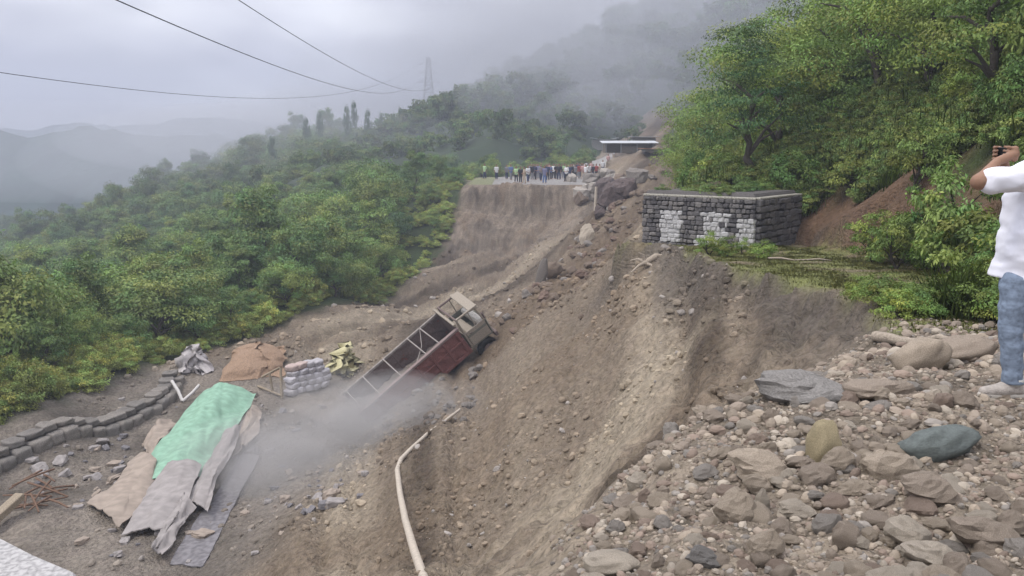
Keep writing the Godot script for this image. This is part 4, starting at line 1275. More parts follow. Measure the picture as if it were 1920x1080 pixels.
# ---------------------------------------------------------------- stones
func build_rubble() -> void:
	var big := []
	for k in 8:
		var sm := stone_mesh(500 + k, 22, 14, 9 + k % 4, 0.008 if k < 6 else 0.03, 0.2)
		big.append(flat(sm) if k < 6 else sm)
	var small := []
	for k in 6: small.append(flat(stone_mesh(520 + k, 9, 7, 8, 0.008, 0.2)))
	var tones := [["tan", lin(0.42, 0.352, 0.275)], ["grey", lin(0.325, 0.295, 0.26)], ["brown", lin(0.335, 0.278, 0.222)], ["pale", lin(0.48, 0.42, 0.34)], ["reddish", lin(0.32, 0.25, 0.2)]]
	var tm := []
	for q in tones:
		var m := mat("stone_" + q[0], q[1] * 1.12, 0.9, 1.0, 1.2, 3.0)
		tm.append(m)
	mat("stone_yellow", lin(0.58, 0.49, 0.31), 0.85, 1.0, 1.0, 2.5)
	mat("stone_bluegreen", lin(0.175, 0.20, 0.19), 0.8, 0.4, 0.8, 2.5)
	mat("stone_slate", lin(0.29, 0.275, 0.255), 0.85, 1.0, 1.5, 2.0)
	var hero := [[1545, 868, 62, 100, 0.5, 0.1, "stone_yellow", "upright smooth yellow boulder in the rubble heap"],
		[1775, 862, 120, 66, 0.6, -0.12, "stone_bluegreen", "smooth blue-green boulder lying in the rubble heap"],
		[1672, 900, 95, 66, 0.7, 0.2, "stone_tan", "wedge shaped tan boulder below the blue-green boulder"],
		[1432, 905, 118, 58, 0.7, 0.3, "stone_tan", "long leaning tan boulder left of the yellow boulder"],
		[1378, 985, 68, 76, 0.8, 0.2, "stone_tan", "angular tan boulder below the long leaning boulder"],
		[1522, 760, 150, 58, 1.0, 0.05, "stone_slate", "broad grey flat slab at the rim of the rubble heap"],
		[1738, 694, 100, 66, 0.8, -0.25, "stone_tan", "leaning tan slab of rock behind the man's feet"],
		[1815, 678, 95, 46, 0.8, -0.2, "stone_brown", "brown rock lump leaning beside the man's shoes"],
		[1660, 748, 110, 38, 0.8, 0.0, "stone_brown", "low wide brown rock between the grey slab and the man"],
		[1752, 955, 92, 58, 0.8, 0.1, "stone_brown", "flat dull brown rock below the blue-green boulder"],
		[1715, 1030, 72, 62, 0.9, 0.3, "stone_pale", "pale lumpy boulder with a rounded top in the rubble"],
		[1760, 1068, 90, 44, 0.9, 0.4, "stone_pale", "pale oblong boulder touching the pale lumpy boulder"],
		[1858, 1030, 112, 58, 0.7, 0.4, "stone_brown", "long flat brown boulder tilted beside the pale ones"],
		[1436, 1062, 62, 68, 0.9, 0.2, "stone_tan", "block shaped tan boulder with a flat face"],
		[1592, 1030, 62, 52, 0.8, 0.4, "stone_brown", "egg shaped brown boulder in front of the block shaped one"],
		[1150, 1082, 92, 44, 0.9, 0.0, "stone_pale", "pale rounded boulder alone on the rim of the slope"],
		[1325, 1066, 66, 38, 0.8, 0.3, "stone_slate", "purplish grey boulder near the rim of the slope"],
		[1575, 892, 54, 56, 0.8, 0.2, "stone_tan", "tan boulder wedged at the foot of the yellow boulder"],
		[1535, 912, 62, 44, 0.8, -0.1, "stone_brown", "brown boulder lying before the yellow boulder"],
		[1430, 965, 32, 58, 0.6, 0.1, "stone_pale", "narrow pale stone standing on end in the rubble"],
		[1500, 975, 62, 36, 0.7, 0.1, "stone_pale", "rounded pale stone between the yellow and block shaped boulders"]]
	var k := 0
	for q in hero:
		var p := hit(q[0], q[1], 1.5)
		var d := p.length()
		var w: float = q[2] / F * d * 0.92
		var h: float = q[3] / F * d * 0.92
		var o := part("boulder", big[(6 + k % 2) if k < 2 else k % 8], mats[q[6]], null, Transform3D(Basis(Vector3.BACK, -q[5]) * Basis(Vector3.UP, k * 1.3) * Basis.from_scale(Vector3(w, h * 0.95, w * q[4] + 0.02) * 1.05), p + Vector3(0, h * 0.24, -w * q[4] * 0.3)))
		if k != 0 and k != 5: o.basis = Basis(Vector3.BACK, -q[5]) * Basis.from_scale(Vector3(w * 1.05, h, w * q[4])) * Basis(Vector3.UP, k * 1.3)
		tag(o, q[7], "boulder")
		k += 1
	# the rubble heap: the largest stones singly
	var places := []
	for i in 9500:
		var d := 2.2 + 7.2 * pow(rng.randf(), 1.2)
		var x := rng.randf_range(-0.1, 0.72) * d
		if x < heap_edge(d) - 0.15 - 0.25 * rng.randf(): continue
		var s := 0.025 + 0.14 * pow(rng.randf(), 5.0)
		if n_lump.get_noise_2d(x * 3.0 + 7.0, d * 3.0) < -0.1: s *= 0.7
		places.append([s / d, x, d, s])
	places.sort_custom(func(a, b): return a[0] > b[0])
	var lab := [] #"tan cobble lying in the rubble heap the man stands on", "grey cobble lying in the rubble heap the man stands on", "brown cobble lying in the rubble heap the man stands on", "pale cobble lying in the rubble heap the man stands on", "reddish cobble lying in the rubble heap the man stands on"]
	var marks := [[hit(1545, 868, 1.5), "near the yellow boulder"], [hit(1775, 862, 1.5), "near the blue-green boulder"], [hit(1522, 760, 1.5), "near the broad grey flat slab"], [hit(1890, 740, 1.5), "near the shoes of the person in white"], [hit(1720, 1040, 1.5), "near the pale lumpy boulder"], [hit(1436, 1062, 1.5), "near the block shaped tan boulder"], [hit(1200, 1000, 1.5), "on the rim above the slide"], [hit(1300, 860, 1.5), "on the crumbling lip of the heap"]]
	var rest := []
	var rc := []
	var crowd := []
	for q in places:
		var s: float = q[3]
		var ok := true
		if crowd.size() < 265:
			for c in crowd:
				if (c[0] - q[1]) ** 2 + (c[1] - q[2]) ** 2 < (0.36 * (c[2] + s)) ** 2: ok = false
		if not ok: continue
		var b := Basis(Vector3.UP, rng.randf() * TAU) * Basis(Vector3.BACK, rng.randfn() * 0.3) * Basis.from_scale(Vector3(s, s * rng.randf_range(0.45, 0.8), s * rng.randf_range(0.6, 0.95)))
		var tr := Transform3D(b, on(q[1], q[2], s * rng.randf_range(0.0, 0.17)))
		var tone: int = [0, 0, 1, 2, 2, 3, 4][rng.randi() % 7]
		if crowd.size() < 265:
			crowd.append([q[1], q[2], s])
			var near := "beside the yellow boulder"
			var bd := 1e9
			for m in marks:
				var dd: float = Vector2(m[0].x - q[1], -m[0].z - q[2]).length()
				if dd < bd:
					bd = dd
					near = m[1]
			var sh := rng.randi() % 8
			tag(part("cobble", big[sh], tm[tone], null, tr), "%s %s %s cobble %s" % ["large" if s > 0.12 else "small" if s < 0.07 else "middling", tones[tone][0], "rounded" if sh % 3 == 2 else "angular", near], "cobble", "cobbles of the rubble heap")
		else:
			rest.append(tr)
			var c: Color = tones[tone][1].srgb_to_linear() * rng.randf_range(0.5, 0.9)
			rc.append(c)
	for i in 13000:
		var d := 2.0 + 8.0 * pow(rng.randf(), 1.1)
		var x := rng.randf_range(-0.15, 0.75) * d
		if x < heap_edge(d) - 0.2 - 0.45 * rng.randf(): continue
		var s := 0.012 + 0.04 * pow(rng.randf(), 2.0)
		rest.append(Transform3D(Basis(Vector3.UP, rng.randf() * TAU) * Basis(Vector3.BACK, rng.randfn() * 0.4) * Basis.from_scale(Vector3(s, s * rng.randf_range(0.5, 0.8), s * rng.randf_range(0.6, 1.0))), on(x, d, s * rng.randf_range(-0.1, 0.15))))
		var c: Color = tones[[0, 1, 2, 2, 3, 4][rng.randi() % 6]][1].srgb_to_linear() * rng.randf_range(0.45, 0.8)
		rc.append(c)
	var gm := mat("gravel", Color.WHITE, 0.95, 0.0, 0.0, 1.0, true)
	multi("gravel", small[0], gm, rest, rc, "loose gravel and pebbles between the cobbles of the rubble heap", "gravel")
	# clods and stones strewn over the slide
	var t2 := [[], [], []]
	var c2 := [[], [], []]
	for i in 22000:
		var d := 6.0 + 76.0 * pow(rng.randf(), 1.9)
		var x := rng.randf_range(-0.58, 0.30) * d
		var z := zone(x, d)
		if z[0] > 0.2 or z[1] > 0.5 or z[2] > 0.3 or z[3] > 0.6: continue
		if d > 79.0: continue
		var cl := n_big.get_noise_2d(x * 1.1 + 200.0, d * 1.1)
		if z[4] > 0.5 and rng.randf() < 0.6: continue
		if rng.randf() > smoothstep(-0.25, 0.3, cl) and not (x > 1.5 and d < 20.0 and poly_sd(bench, x, d) > -1.4): continue
		var s := (0.035 + 0.16 * pow(rng.randf(), 4.0)) * clampf(d / 16.0, 0.8, 2.6)
		t2[i % 3].append(Transform3D(Basis(Vector3.UP, rng.randf() * TAU) * Basis(Vector3.BACK, rng.randfn() * 0.5) * Basis.from_scale(Vector3(s, s * rng.randf_range(0.5, 0.9), s * rng.randf_range(0.6, 1.0))), on(x, d, s * 0.12)))
		var c := soil(x, d, 0.0) * rng.randf_range(0.75, 1.3)
		if rng.randf() < 0.05: c = Color(0.32, 0.29, 0.26) * rng.randf_range(0.7, 1.1)
		c2[i % 3].append(c)
	for i in 3: multi("slide_debris", small[1 + i], gm, t2[i], c2[i], ["clods and stones strewn over the bare slide", "broken earth clods strewn over the bare slide", "small angular stones strewn over the bare slide"][i], "debris")
	mat("debris_grey", lin(0.25, 0.225, 0.20), 0.95, 1.0, 1.5, 1.5)
	mat("debris_brown", lin(0.215, 0.168, 0.13), 0.95, 1.0, 1.5, 1.5)
	mat("debris_red", lin(0.21, 0.15, 0.118), 0.95, 1.0, 1.5, 1.5)
	# the stream of boulders from the far road to the lorry
	for i in 150:
		var s := rng.randf()
		var a := Vector2(10.6, 72.0).lerp(Vector2(0.8, 34.0), s)
		var x := a.x + rng.randfn() * 1.5
		var d := a.y + rng.randfn() * 2.5
		if i > 110:
			var h := hit(rng.randf_range(800, 900), rng.randf_range(690, 800), 12.0)
			x = h.x
			d = -h.z
		var w := rng.randf_range(0.25, 0.75) * (0.55 if i > 110 else 1.0)
		var tone: int = [1, 2, 2, 4, 2][rng.randi() % 5]
		tag(part("debris_boulder", big[rng.randi() % 8], mats[["", "debris_grey", "debris_brown", "", "debris_red"][tone]] if i <= 110 else mats["debris_grey"], null, Transform3D(Basis(Vector3.UP, rng.randf() * TAU) * Basis(Vector3.BACK, rng.randfn() * 0.4) * Basis.from_scale(Vector3(w, w * rng.randf_range(0.55, 0.9), w * 0.85)), on(x, d, w * 0.15))), ["", "grey boulder", "brown boulder", "", "reddish boulder"][tone if i <= 110 else 1] + (" in the debris stream between the far road and the truck" if i <= 110 else " in the rock spill under the side of the truck"), "boulder", "boulders of the debris stream" if i <= 110 else "rocks spilled beside the truck")
	# named pieces further off
	for q in [[1100, 456, 22, 32, "stone_pale", "white upright stone on the slope below the broken road end", 0.5], [1016, 540, 16, 50, "debris_grey", "grey standing rock in the middle of the debris stream", 0.5], [1035, 520, 34, 28, "debris_brown", "brown rock beside the grey standing rock", 0.8]]:
		if not mats.has(q[4]): mat(q[4], lin(0.075, 0.055, 0.052), 0.95, 1.0, 4.0, 0.6)
		var p := hit(q[0], q[1], 20.0)
		var d := p.length()
		var w: float = q[2] / F * d
		var h: float = q[3] / F * d
		tag(part("boulder", big[k % 8], mats[q[4]], null, Transform3D(Basis(Vector3.BACK, -0.2) * Basis.from_scale(Vector3(w * 1.15, h * 1.15, w * q[6])) * Basis(Vector3.UP, k * 0.9), p + Vector3(0, h * 0.42, 0))), q[5], "boulder")
		k += 1
	# the rock fall at the end of the far road
	mat("dark_rock", lin(0.125, 0.098, 0.092), 0.95, 1.0, 3.0, 0.6)
	var rocks := []
	for i in 5: rocks.append(flat(boxy(560 + i, 0.01, 9)))
	for i in 34:
		var dark := i < 9
		var x := rng.randf_range(1126, 1172) if dark else 1140.0 + rng.randfn() * 30.0
		var y := rng.randf_range(358, 408) if dark else rng.randf_range(326, 360)
		if i > 26:
			x = rng.randf_range(1085, 1125)
			y = rng.randf_range(352, 392)
		var p := hit(x, y, 60.0)
		var w := rng.randf_range(1.2, 2.4) if dark else rng.randf_range(0.7, 1.7)
		tag(part("rock", rocks[rng.randi() % 5], mats["dark_rock"] if dark else [mats["debris_grey"], tm[1], mats["debris_brown"]][rng.randi() % 3], null, Transform3D(Basis(Vector3.UP, rng.randf() * TAU) * Basis(Vector3.BACK, rng.randfn() * 0.4) * Basis.from_scale(Vector3(w, w * rng.randf_range(0.6, 0.95), w * 0.8)), p + Vector3.UP * w * 0.15)), "dark angular rock hanging below the end of the far road" if dark else "grey angular rock heaped beside the crowd on the far road" if i <= 26 else "pale angular rock at the broken corner of the far road", "rock", "rocks at the end of the far road")
	tag(part("marker_post", tube([hit(1116, 396, 60.0), px(1118, 350, -hit(1116, 396, 60.0).z)], [0.14, 0.12], 7), tm[3]), "pale bent post hanging from the end of the far road", "post")
	# uprooted stump on the spur
	var b := hit(1215, 500, 15.0)
	var root := thing("driftwood", "pale uprooted stump with spread roots on the spur below the stone wall", "stump", b)
	var wm := mat("driftwood", lin(0.40, 0.34, 0.27), 0.9, 1.0, 1.0, 2.0)
	part("trunk", tube([Vector3(-0.15, 0.1, 0.1), Vector3(0.2, 0.28, 0), Vector3(0.75, 0.22, -0.1), Vector3(1.0, 0.1, -0.1)], [0.08, 0.11, 0.09, 0.05], 8), wm, root)
	for e in [Vector3(-0.55, -0.12, 0.4), Vector3(-0.3, 0.42, 0.1), Vector3(-0.5, 0.15, -0.2), Vector3(0.1, -0.1, 0.4)]:
		part("root", tube([Vector3(-0.1, 0.12, 0.08), e * 0.55 + Vector3(0, 0.12, 0), e], [0.06, 0.045, 0.018], 6), wm, root)
	for e in [[1640, 640, 1795, 648, 0.06, "long grey log lying along the edge of the rubble heap"], [1470, 398, 1590, 340, 0.035, "thin bare branch slanting up the bank beside the stone wall"], [1440, 486, 1560, 490, 0.03, "bleached branch lying on the verge grass"]]:
		var a := hit(e[0], e[1], 6.0)
		var c := hit(e[2], e[3], 6.0)
		var path := []
		for i in 6:
			var q := a.lerp(c, i / 5.0)
			q.y = maxf(q.y, gy(q.x, -q.z) + e[4] * 0.7) + 0.03 * sin(i * 2.0)
			path.append(q)
		tag(part("branch", tube(path, [e[4], e[4], e[4] * 0.9, e[4] * 0.8, e[4] * 0.7, e[4] * 0.4], 7), wm), e[5], "branch")

# ---------------------------------------------------------------- people
func sdf_mesh(bones: Array, cell: float, k: float, wrinkle := 0.0, wfreq := 6.0, floor_y := -1e9) -> ArrayMesh:
	# tapered capsules [a, b, ra, rb] melted together and meshed as surface nets
	var lo := Vector3.ONE * 1e9
	var hi := -lo
	for b in bones:
		for e in [[0, 2], [1, 3]]:
			var r = Vector3.ONE * (b[e[1]] + cell * 3.0 + wrinkle)
			lo = lo.min(b[e[0]] - r)
			hi = hi.max(b[e[0]] + r)
	var n := Vector3i(((hi - lo) / cell).ceil()) + Vector3i.ONE
	var f := PackedFloat32Array()
	f.resize(n.x * n.y * n.z)
	f.fill(1.0)
	for b in bones:
		var a: Vector3 = b[0]
		var ab: Vector3 = b[1] - a
		var l2 := maxf(ab.length_squared(), 1e-9)
		var rm := Vector3.ONE * (maxf(b[2], b[3]) + k + cell * 2.0)
		var i0 := Vector3i(((a.min(b[1]) - rm - lo) / cell).floor()).clamp(Vector3i.ZERO, n - Vector3i.ONE)
		var i1 := Vector3i(((a.max(b[1]) + rm - lo) / cell).ceil()).clamp(Vector3i.ZERO, n - Vector3i.ONE)
		var r0: float = b[2]
		var dr: float = b[3] - b[2]
		for z in range(i0.z, i1.z + 1):
			for y in range(i0.y, i1.y + 1):
				var at := (z * n.y + y) * n.x
				for x in range(i0.x, i1.x + 1):
					var p := lo + Vector3(x, y, z) * cell
					var t := clampf((p - a).dot(ab) / l2, 0.0, 1.0)
					var d := (p - a - ab * t).length() - r0 - dr * t
					var o := f[at + x]
					var h := maxf(k - absf(o - d), 0.0) / k
					f[at + x] = minf(o, d) - h * h * k * 0.25
	if wrinkle > 0.0:
		for z in n.z:
			for y in n.y:
				for x in n.x:
					var i := (z * n.y + y) * n.x + x
					if absf(f[i]) < 0.06:
						var p := (lo + Vector3(x, y, z) * cell) * wfreq
						f[i] += wrinkle * n_lump.get_noise_3d(p.x * 2.0, p.y * 5.0, p.z * 2.0)
	if floor_y > -1e8:
		for z in n.z:
			for y in n.y:
				for x in n.x:
					var i := (z * n.y + y) * n.x + x
					f[i] = maxf(f[i], floor_y - lo.y - y * cell)
	var vid := {}
	var v := PackedVector3Array()
	for z in n.z - 1:
		for y in n.y - 1:
			for x in n.x - 1:
				var i := (z * n.y + y) * n.x + x
				var c := [f[i], f[i + 1], f[i + n.x], f[i + n.x + 1], f[i + n.x * n.y], f[i + n.x * n.y + 1], f[i + n.x * n.y + n.x], f[i + n.x * n.y + n.x + 1]]
				var m := 0
				for q in 8:
					if c[q] < 0.0: m += 1
				if m == 0 or m == 8: continue
				var s := Vector3.ZERO
				var cnt := 0
				for e in [[0, 1], [2, 3], [4, 5], [6, 7], [0, 2], [1, 3], [4, 6], [5, 7], [0, 4], [1, 5], [2, 6], [3, 7]]:
					var a: float = c[e[0]]
					var b: float = c[e[1]]
					if (a < 0.0) != (b < 0.0):
						var t := a / (a - b)
						var pa := Vector3(e[0] & 1, (e[0] >> 1) & 1, e[0] >> 2)
						var pb := Vector3(e[1] & 1, (e[1] >> 1) & 1, e[1] >> 2)
						s += pa.lerp(pb, t)
						cnt += 1
				vid[i] = v.size()
				v.append(lo + (Vector3(x, y, z) + s / cnt) * cell)
	var idx := PackedInt32Array()
	var st := [1, n.x, n.x * n.y]
	for z in range(1, n.z - 1):
		for y in range(1, n.y - 1):
			for x in range(1, n.x - 1):
				var i := (z * n.y + y) * n.x + x
				var a := f[i] < 0.0
				for ax in 3:
					if a == (f[i + st[ax]] < 0.0): continue
					var u: int = st[(ax + 1) % 3]
					var w: int = st[(ax + 2) % 3]
					var q := [vid.get(i, -1), vid.get(i - u, -1), vid.get(i - u - w, -1), vid.get(i - w, -1)]
					if q.has(-1): continue
					if a: q.reverse()
					idx.append_array(PackedInt32Array([q[0], q[1], q[2], q[0], q[2], q[3]]))
	var nor := PackedVector3Array()
	nor.resize(v.size())
	for t in range(0, idx.size(), 3):
		var nn := (v[idx[t + 2]] - v[idx[t]]).cross(v[idx[t + 1]] - v[idx[t]])
		for e in 3: nor[idx[t + e]] += nn
	for i in nor.size(): nor[i] = nor[i].normalized()
	return arr_mesh(v, nor, idx)

func build_man() -> void:
	var foot := hit(1892, 742, 3.0)
	var D := -foot.z
	var t := thing("person", "person in white shirt and faded jeans raising a phone on the rubble", "person", foot)
	var J := func(x: float, y: float, dz := 0.0) -> Vector3: return px(x, y, D) + Vector3(0, 0, -dz) - foot
	var skin := mat("skin", lin(0.26, 0.155, 0.105), 0.6)
	skin.subsurf_scatter_enabled = true
	skin.subsurf_scatter_strength = 0.1
	# near (left) leg forward, far leg a little behind
	var hipL: Vector3 = J.call(1893, 530, -0.07)
	var kneeL: Vector3 = J.call(1881, 622, -0.08)
	var ankL: Vector3 = J.call(1886, 712, -0.08)
	var hipR: Vector3 = J.call(1930, 530, 0.10)
	var kneeR: Vector3 = J.call(1962, 622, 0.12)
	var ankR: Vector3 = J.call(1980, 708, 0.13)
	var shL: Vector3 = J.call(1912, 330, -0.17)
	var shR: Vector3 = J.call(1962, 330, 0.19)
	var elL: Vector3 = J.call(1802, 339, -0.20)
	var elR: Vector3 = J.call(1925, 340, 0.24)
	var wrL: Vector3 = J.call(1852, 303, -0.10)
	var wrR: Vector3 = J.call(1900, 300, 0.10)
	var neck: Vector3 = J.call(1950, 302, 0.01)
	var head: Vector3 = J.call(1966, 256, 0.01)
	var chest: Vector3 = J.call(1936, 374, 0.01)
	var belly: Vector3 = J.call(1922, 450, 0.01)
	var pel: Vector3 = J.call(1914, 515, 0.01)
	var body := [[hipL, kneeL, 0.085, 0.058], [kneeL, ankL, 0.056, 0.038], [hipR, kneeR, 0.085, 0.058], [kneeR, ankR, 0.056, 0.038], [pel, belly, 0.10, 0.10], [belly, chest, 0.10, 0.11], [chest, neck, 0.11, 0.05], [shL, shR, 0.06, 0.06], [shL, elL, 0.052, 0.042], [elL, wrL, 0.042, 0.029], [shR, elR, 0.052, 0.042], [elR, wrR, 0.042, 0.029], [neck, head, 0.055, 0.05],
		[head + Vector3(0, 0.045, 0), head + Vector3(0.03, 0.05, 0), 0.088, 0.088], [head + Vector3(-0.05, -0.06, 0), head + Vector3(-0.01, -0.02, 0), 0.05, 0.065], [head + Vector3(-0.09, -0.0, 0), head + Vector3(-0.115, -0.025, 0), 0.012, 0.016], [head + Vector3(0.02, 0.01, 0.085), head + Vector3(0.02, -0.03, 0.085), 0.016, 0.01], [head + Vector3(0.02, 0.01, -0.085), head + Vector3(0.02, -0.03, -0.085), 0.016, 0.01]]
	var bm := part("body", sdf_mesh(body, 0.014, 0.035), skin, t)
	# hands with five fingers round the phone
	var ph: Vector3 = J.call(1884, 287, 0.0)
	var hands := []
	for s in [-1, 1]:
		var w: Vector3 = wrL if s < 0 else wrR
		var z := Vector3(0, 0, -s)
		var palm := ph + Vector3(0.012, -0.005, 0) + z * 0.085
		hands.append([w, palm, 0.028, 0.027])
		hands.append([palm + Vector3(0, 0.03, 0), palm + Vector3(0, -0.03, 0), 0.02, 0.02])
		for k in 4:
			var root := palm + Vector3(-0.012, 0.036 - 0.024 * k, 0)
			var l := [0.034, 0.038, 0.035, 0.028][k] as float
			var mid := root + Vector3(-0.024, 0.004, -s * -0.012)
			var tip := mid - z * l + Vector3(-0.004, 0.004, 0)
			hands.append([root, mid, 0.0095, 0.009])
			hands.append([mid, tip, 0.009, 0.0075])
		var tr := palm + Vector3(0.014, -0.012, 0)
		var tm := tr + Vector3(0.018, 0.008, 0) - z * 0.022
		hands.append([tr, tm, 0.011, 0.010])
		hands.append([tm, tm - z * 0.028 + Vector3(-0.004, 0.008, 0), 0.010, 0.008])
	part("hands", sdf_mesh(hands, 0.0045, 0.008), skin, bm)
	var hem: Vector3 = J.call(1908, 545, 0.01)
	var shirt := []
	for z in [-0.055, 0.065]:
		var o := Vector3(0, 0, z)
		shirt += [[hem + o, belly + o, 0.142, 0.125], [belly + o, chest + o, 0.125, 0.128]]
	shirt += [[chest, neck + Vector3(0.0, -0.04, 0), 0.12, 0.062], [shL, shR, 0.082, 0.082], [shL, shL.lerp(elL, 0.80), 0.084, 0.075], [shR, shR.lerp(elR, 0.80), 0.084, 0.075]]
	part("shirt", sdf_mesh(shirt, 0.012, 0.04, 0.03, 5.0, J.call(1908, 521).y), mat("white_cotton", lin(0.74, 0.745, 0.80), 0.85, 0.0), t)
	var jeans := [[pel + Vector3(0, -0.02, 0), pel + Vector3(0, -0.06, 0), 0.12, 0.115], [hipL, kneeL, 0.100, 0.070], [kneeL, ankL + Vector3(0.002, -0.03, 0), 0.068, 0.058], [hipR, kneeR, 0.100, 0.070], [kneeR, ankR + Vector3(0, -0.03, 0), 0.068, 0.058]]
	part("jeans", sdf_mesh(jeans, 0.012, 0.03, 0.016, 8.0, (ankL.y + ankR.y) * 0.5 - 0.01), mat("faded_denim", lin(0.24, 0.30, 0.39), 0.9, 1.0, 0.0, 2.0), t)
	for e in [[ankL, -0.08], [ankR, 0.13]]:
		var a: Vector3 = e[0]
		var g := Vector3(a.x, 0.02, a.z)
		var shoe := part("shoe", sdf_mesh([[g + Vector3(0.045, 0.03, 0), g + Vector3(-0.06, 0.035, 0), 0.042, 0.046], [g + Vector3(-0.06, 0.03, 0), g + Vector3(-0.185, 0.018, 0), 0.046, 0.034], [g + Vector3(0.03, 0.04, 0), a + Vector3(0.0, 0.01, 0), 0.044, 0.048]], 0.009, 0.02), mat("shoe_cloth", lin(0.44, 0.40, 0.36), 0.85, 0.4, 0.5, 5.0), t)
		part("sole", sdf_mesh([[g + Vector3(0.05, -0.005, 0), g + Vector3(-0.19, -0.005, 0), 0.04, 0.034]], 0.009, 0.02), mat("shoe_sole", lin(0.5, 0.47, 0.42), 0.8), shoe)
		part("sock", tube([a + Vector3(0, -0.01, 0), a + Vector3(0.002, 0.035, 0)], [0.052, 0.06], 10), mat("sock", lin(0.5, 0.5, 0.47), 0.95), t)
	part("hair", sdf_mesh([[head + Vector3(0.03, 0.075, 0.0), head + Vector3(0.06, 0.03, 0), 0.083, 0.075], [head + Vector3(-0.03, 0.10, 0), head + Vector3(0.02, 0.10, 0), 0.055, 0.07]], 0.012, 0.03), mat("hair", lin(0.02, 0.018, 0.016), 0.7), t)
	var phone := part("phone", cbox(Vector3(0.011, 0.075, 0.155), 0.004), mat("phone_black", lin(0.02, 0.021, 0.024), 0.25), null, Transform3D(Basis(Vector3.BACK, 0.08), ph + foot))
	tag(phone, "black phone held sideways in the hands of the person in white", "phone")

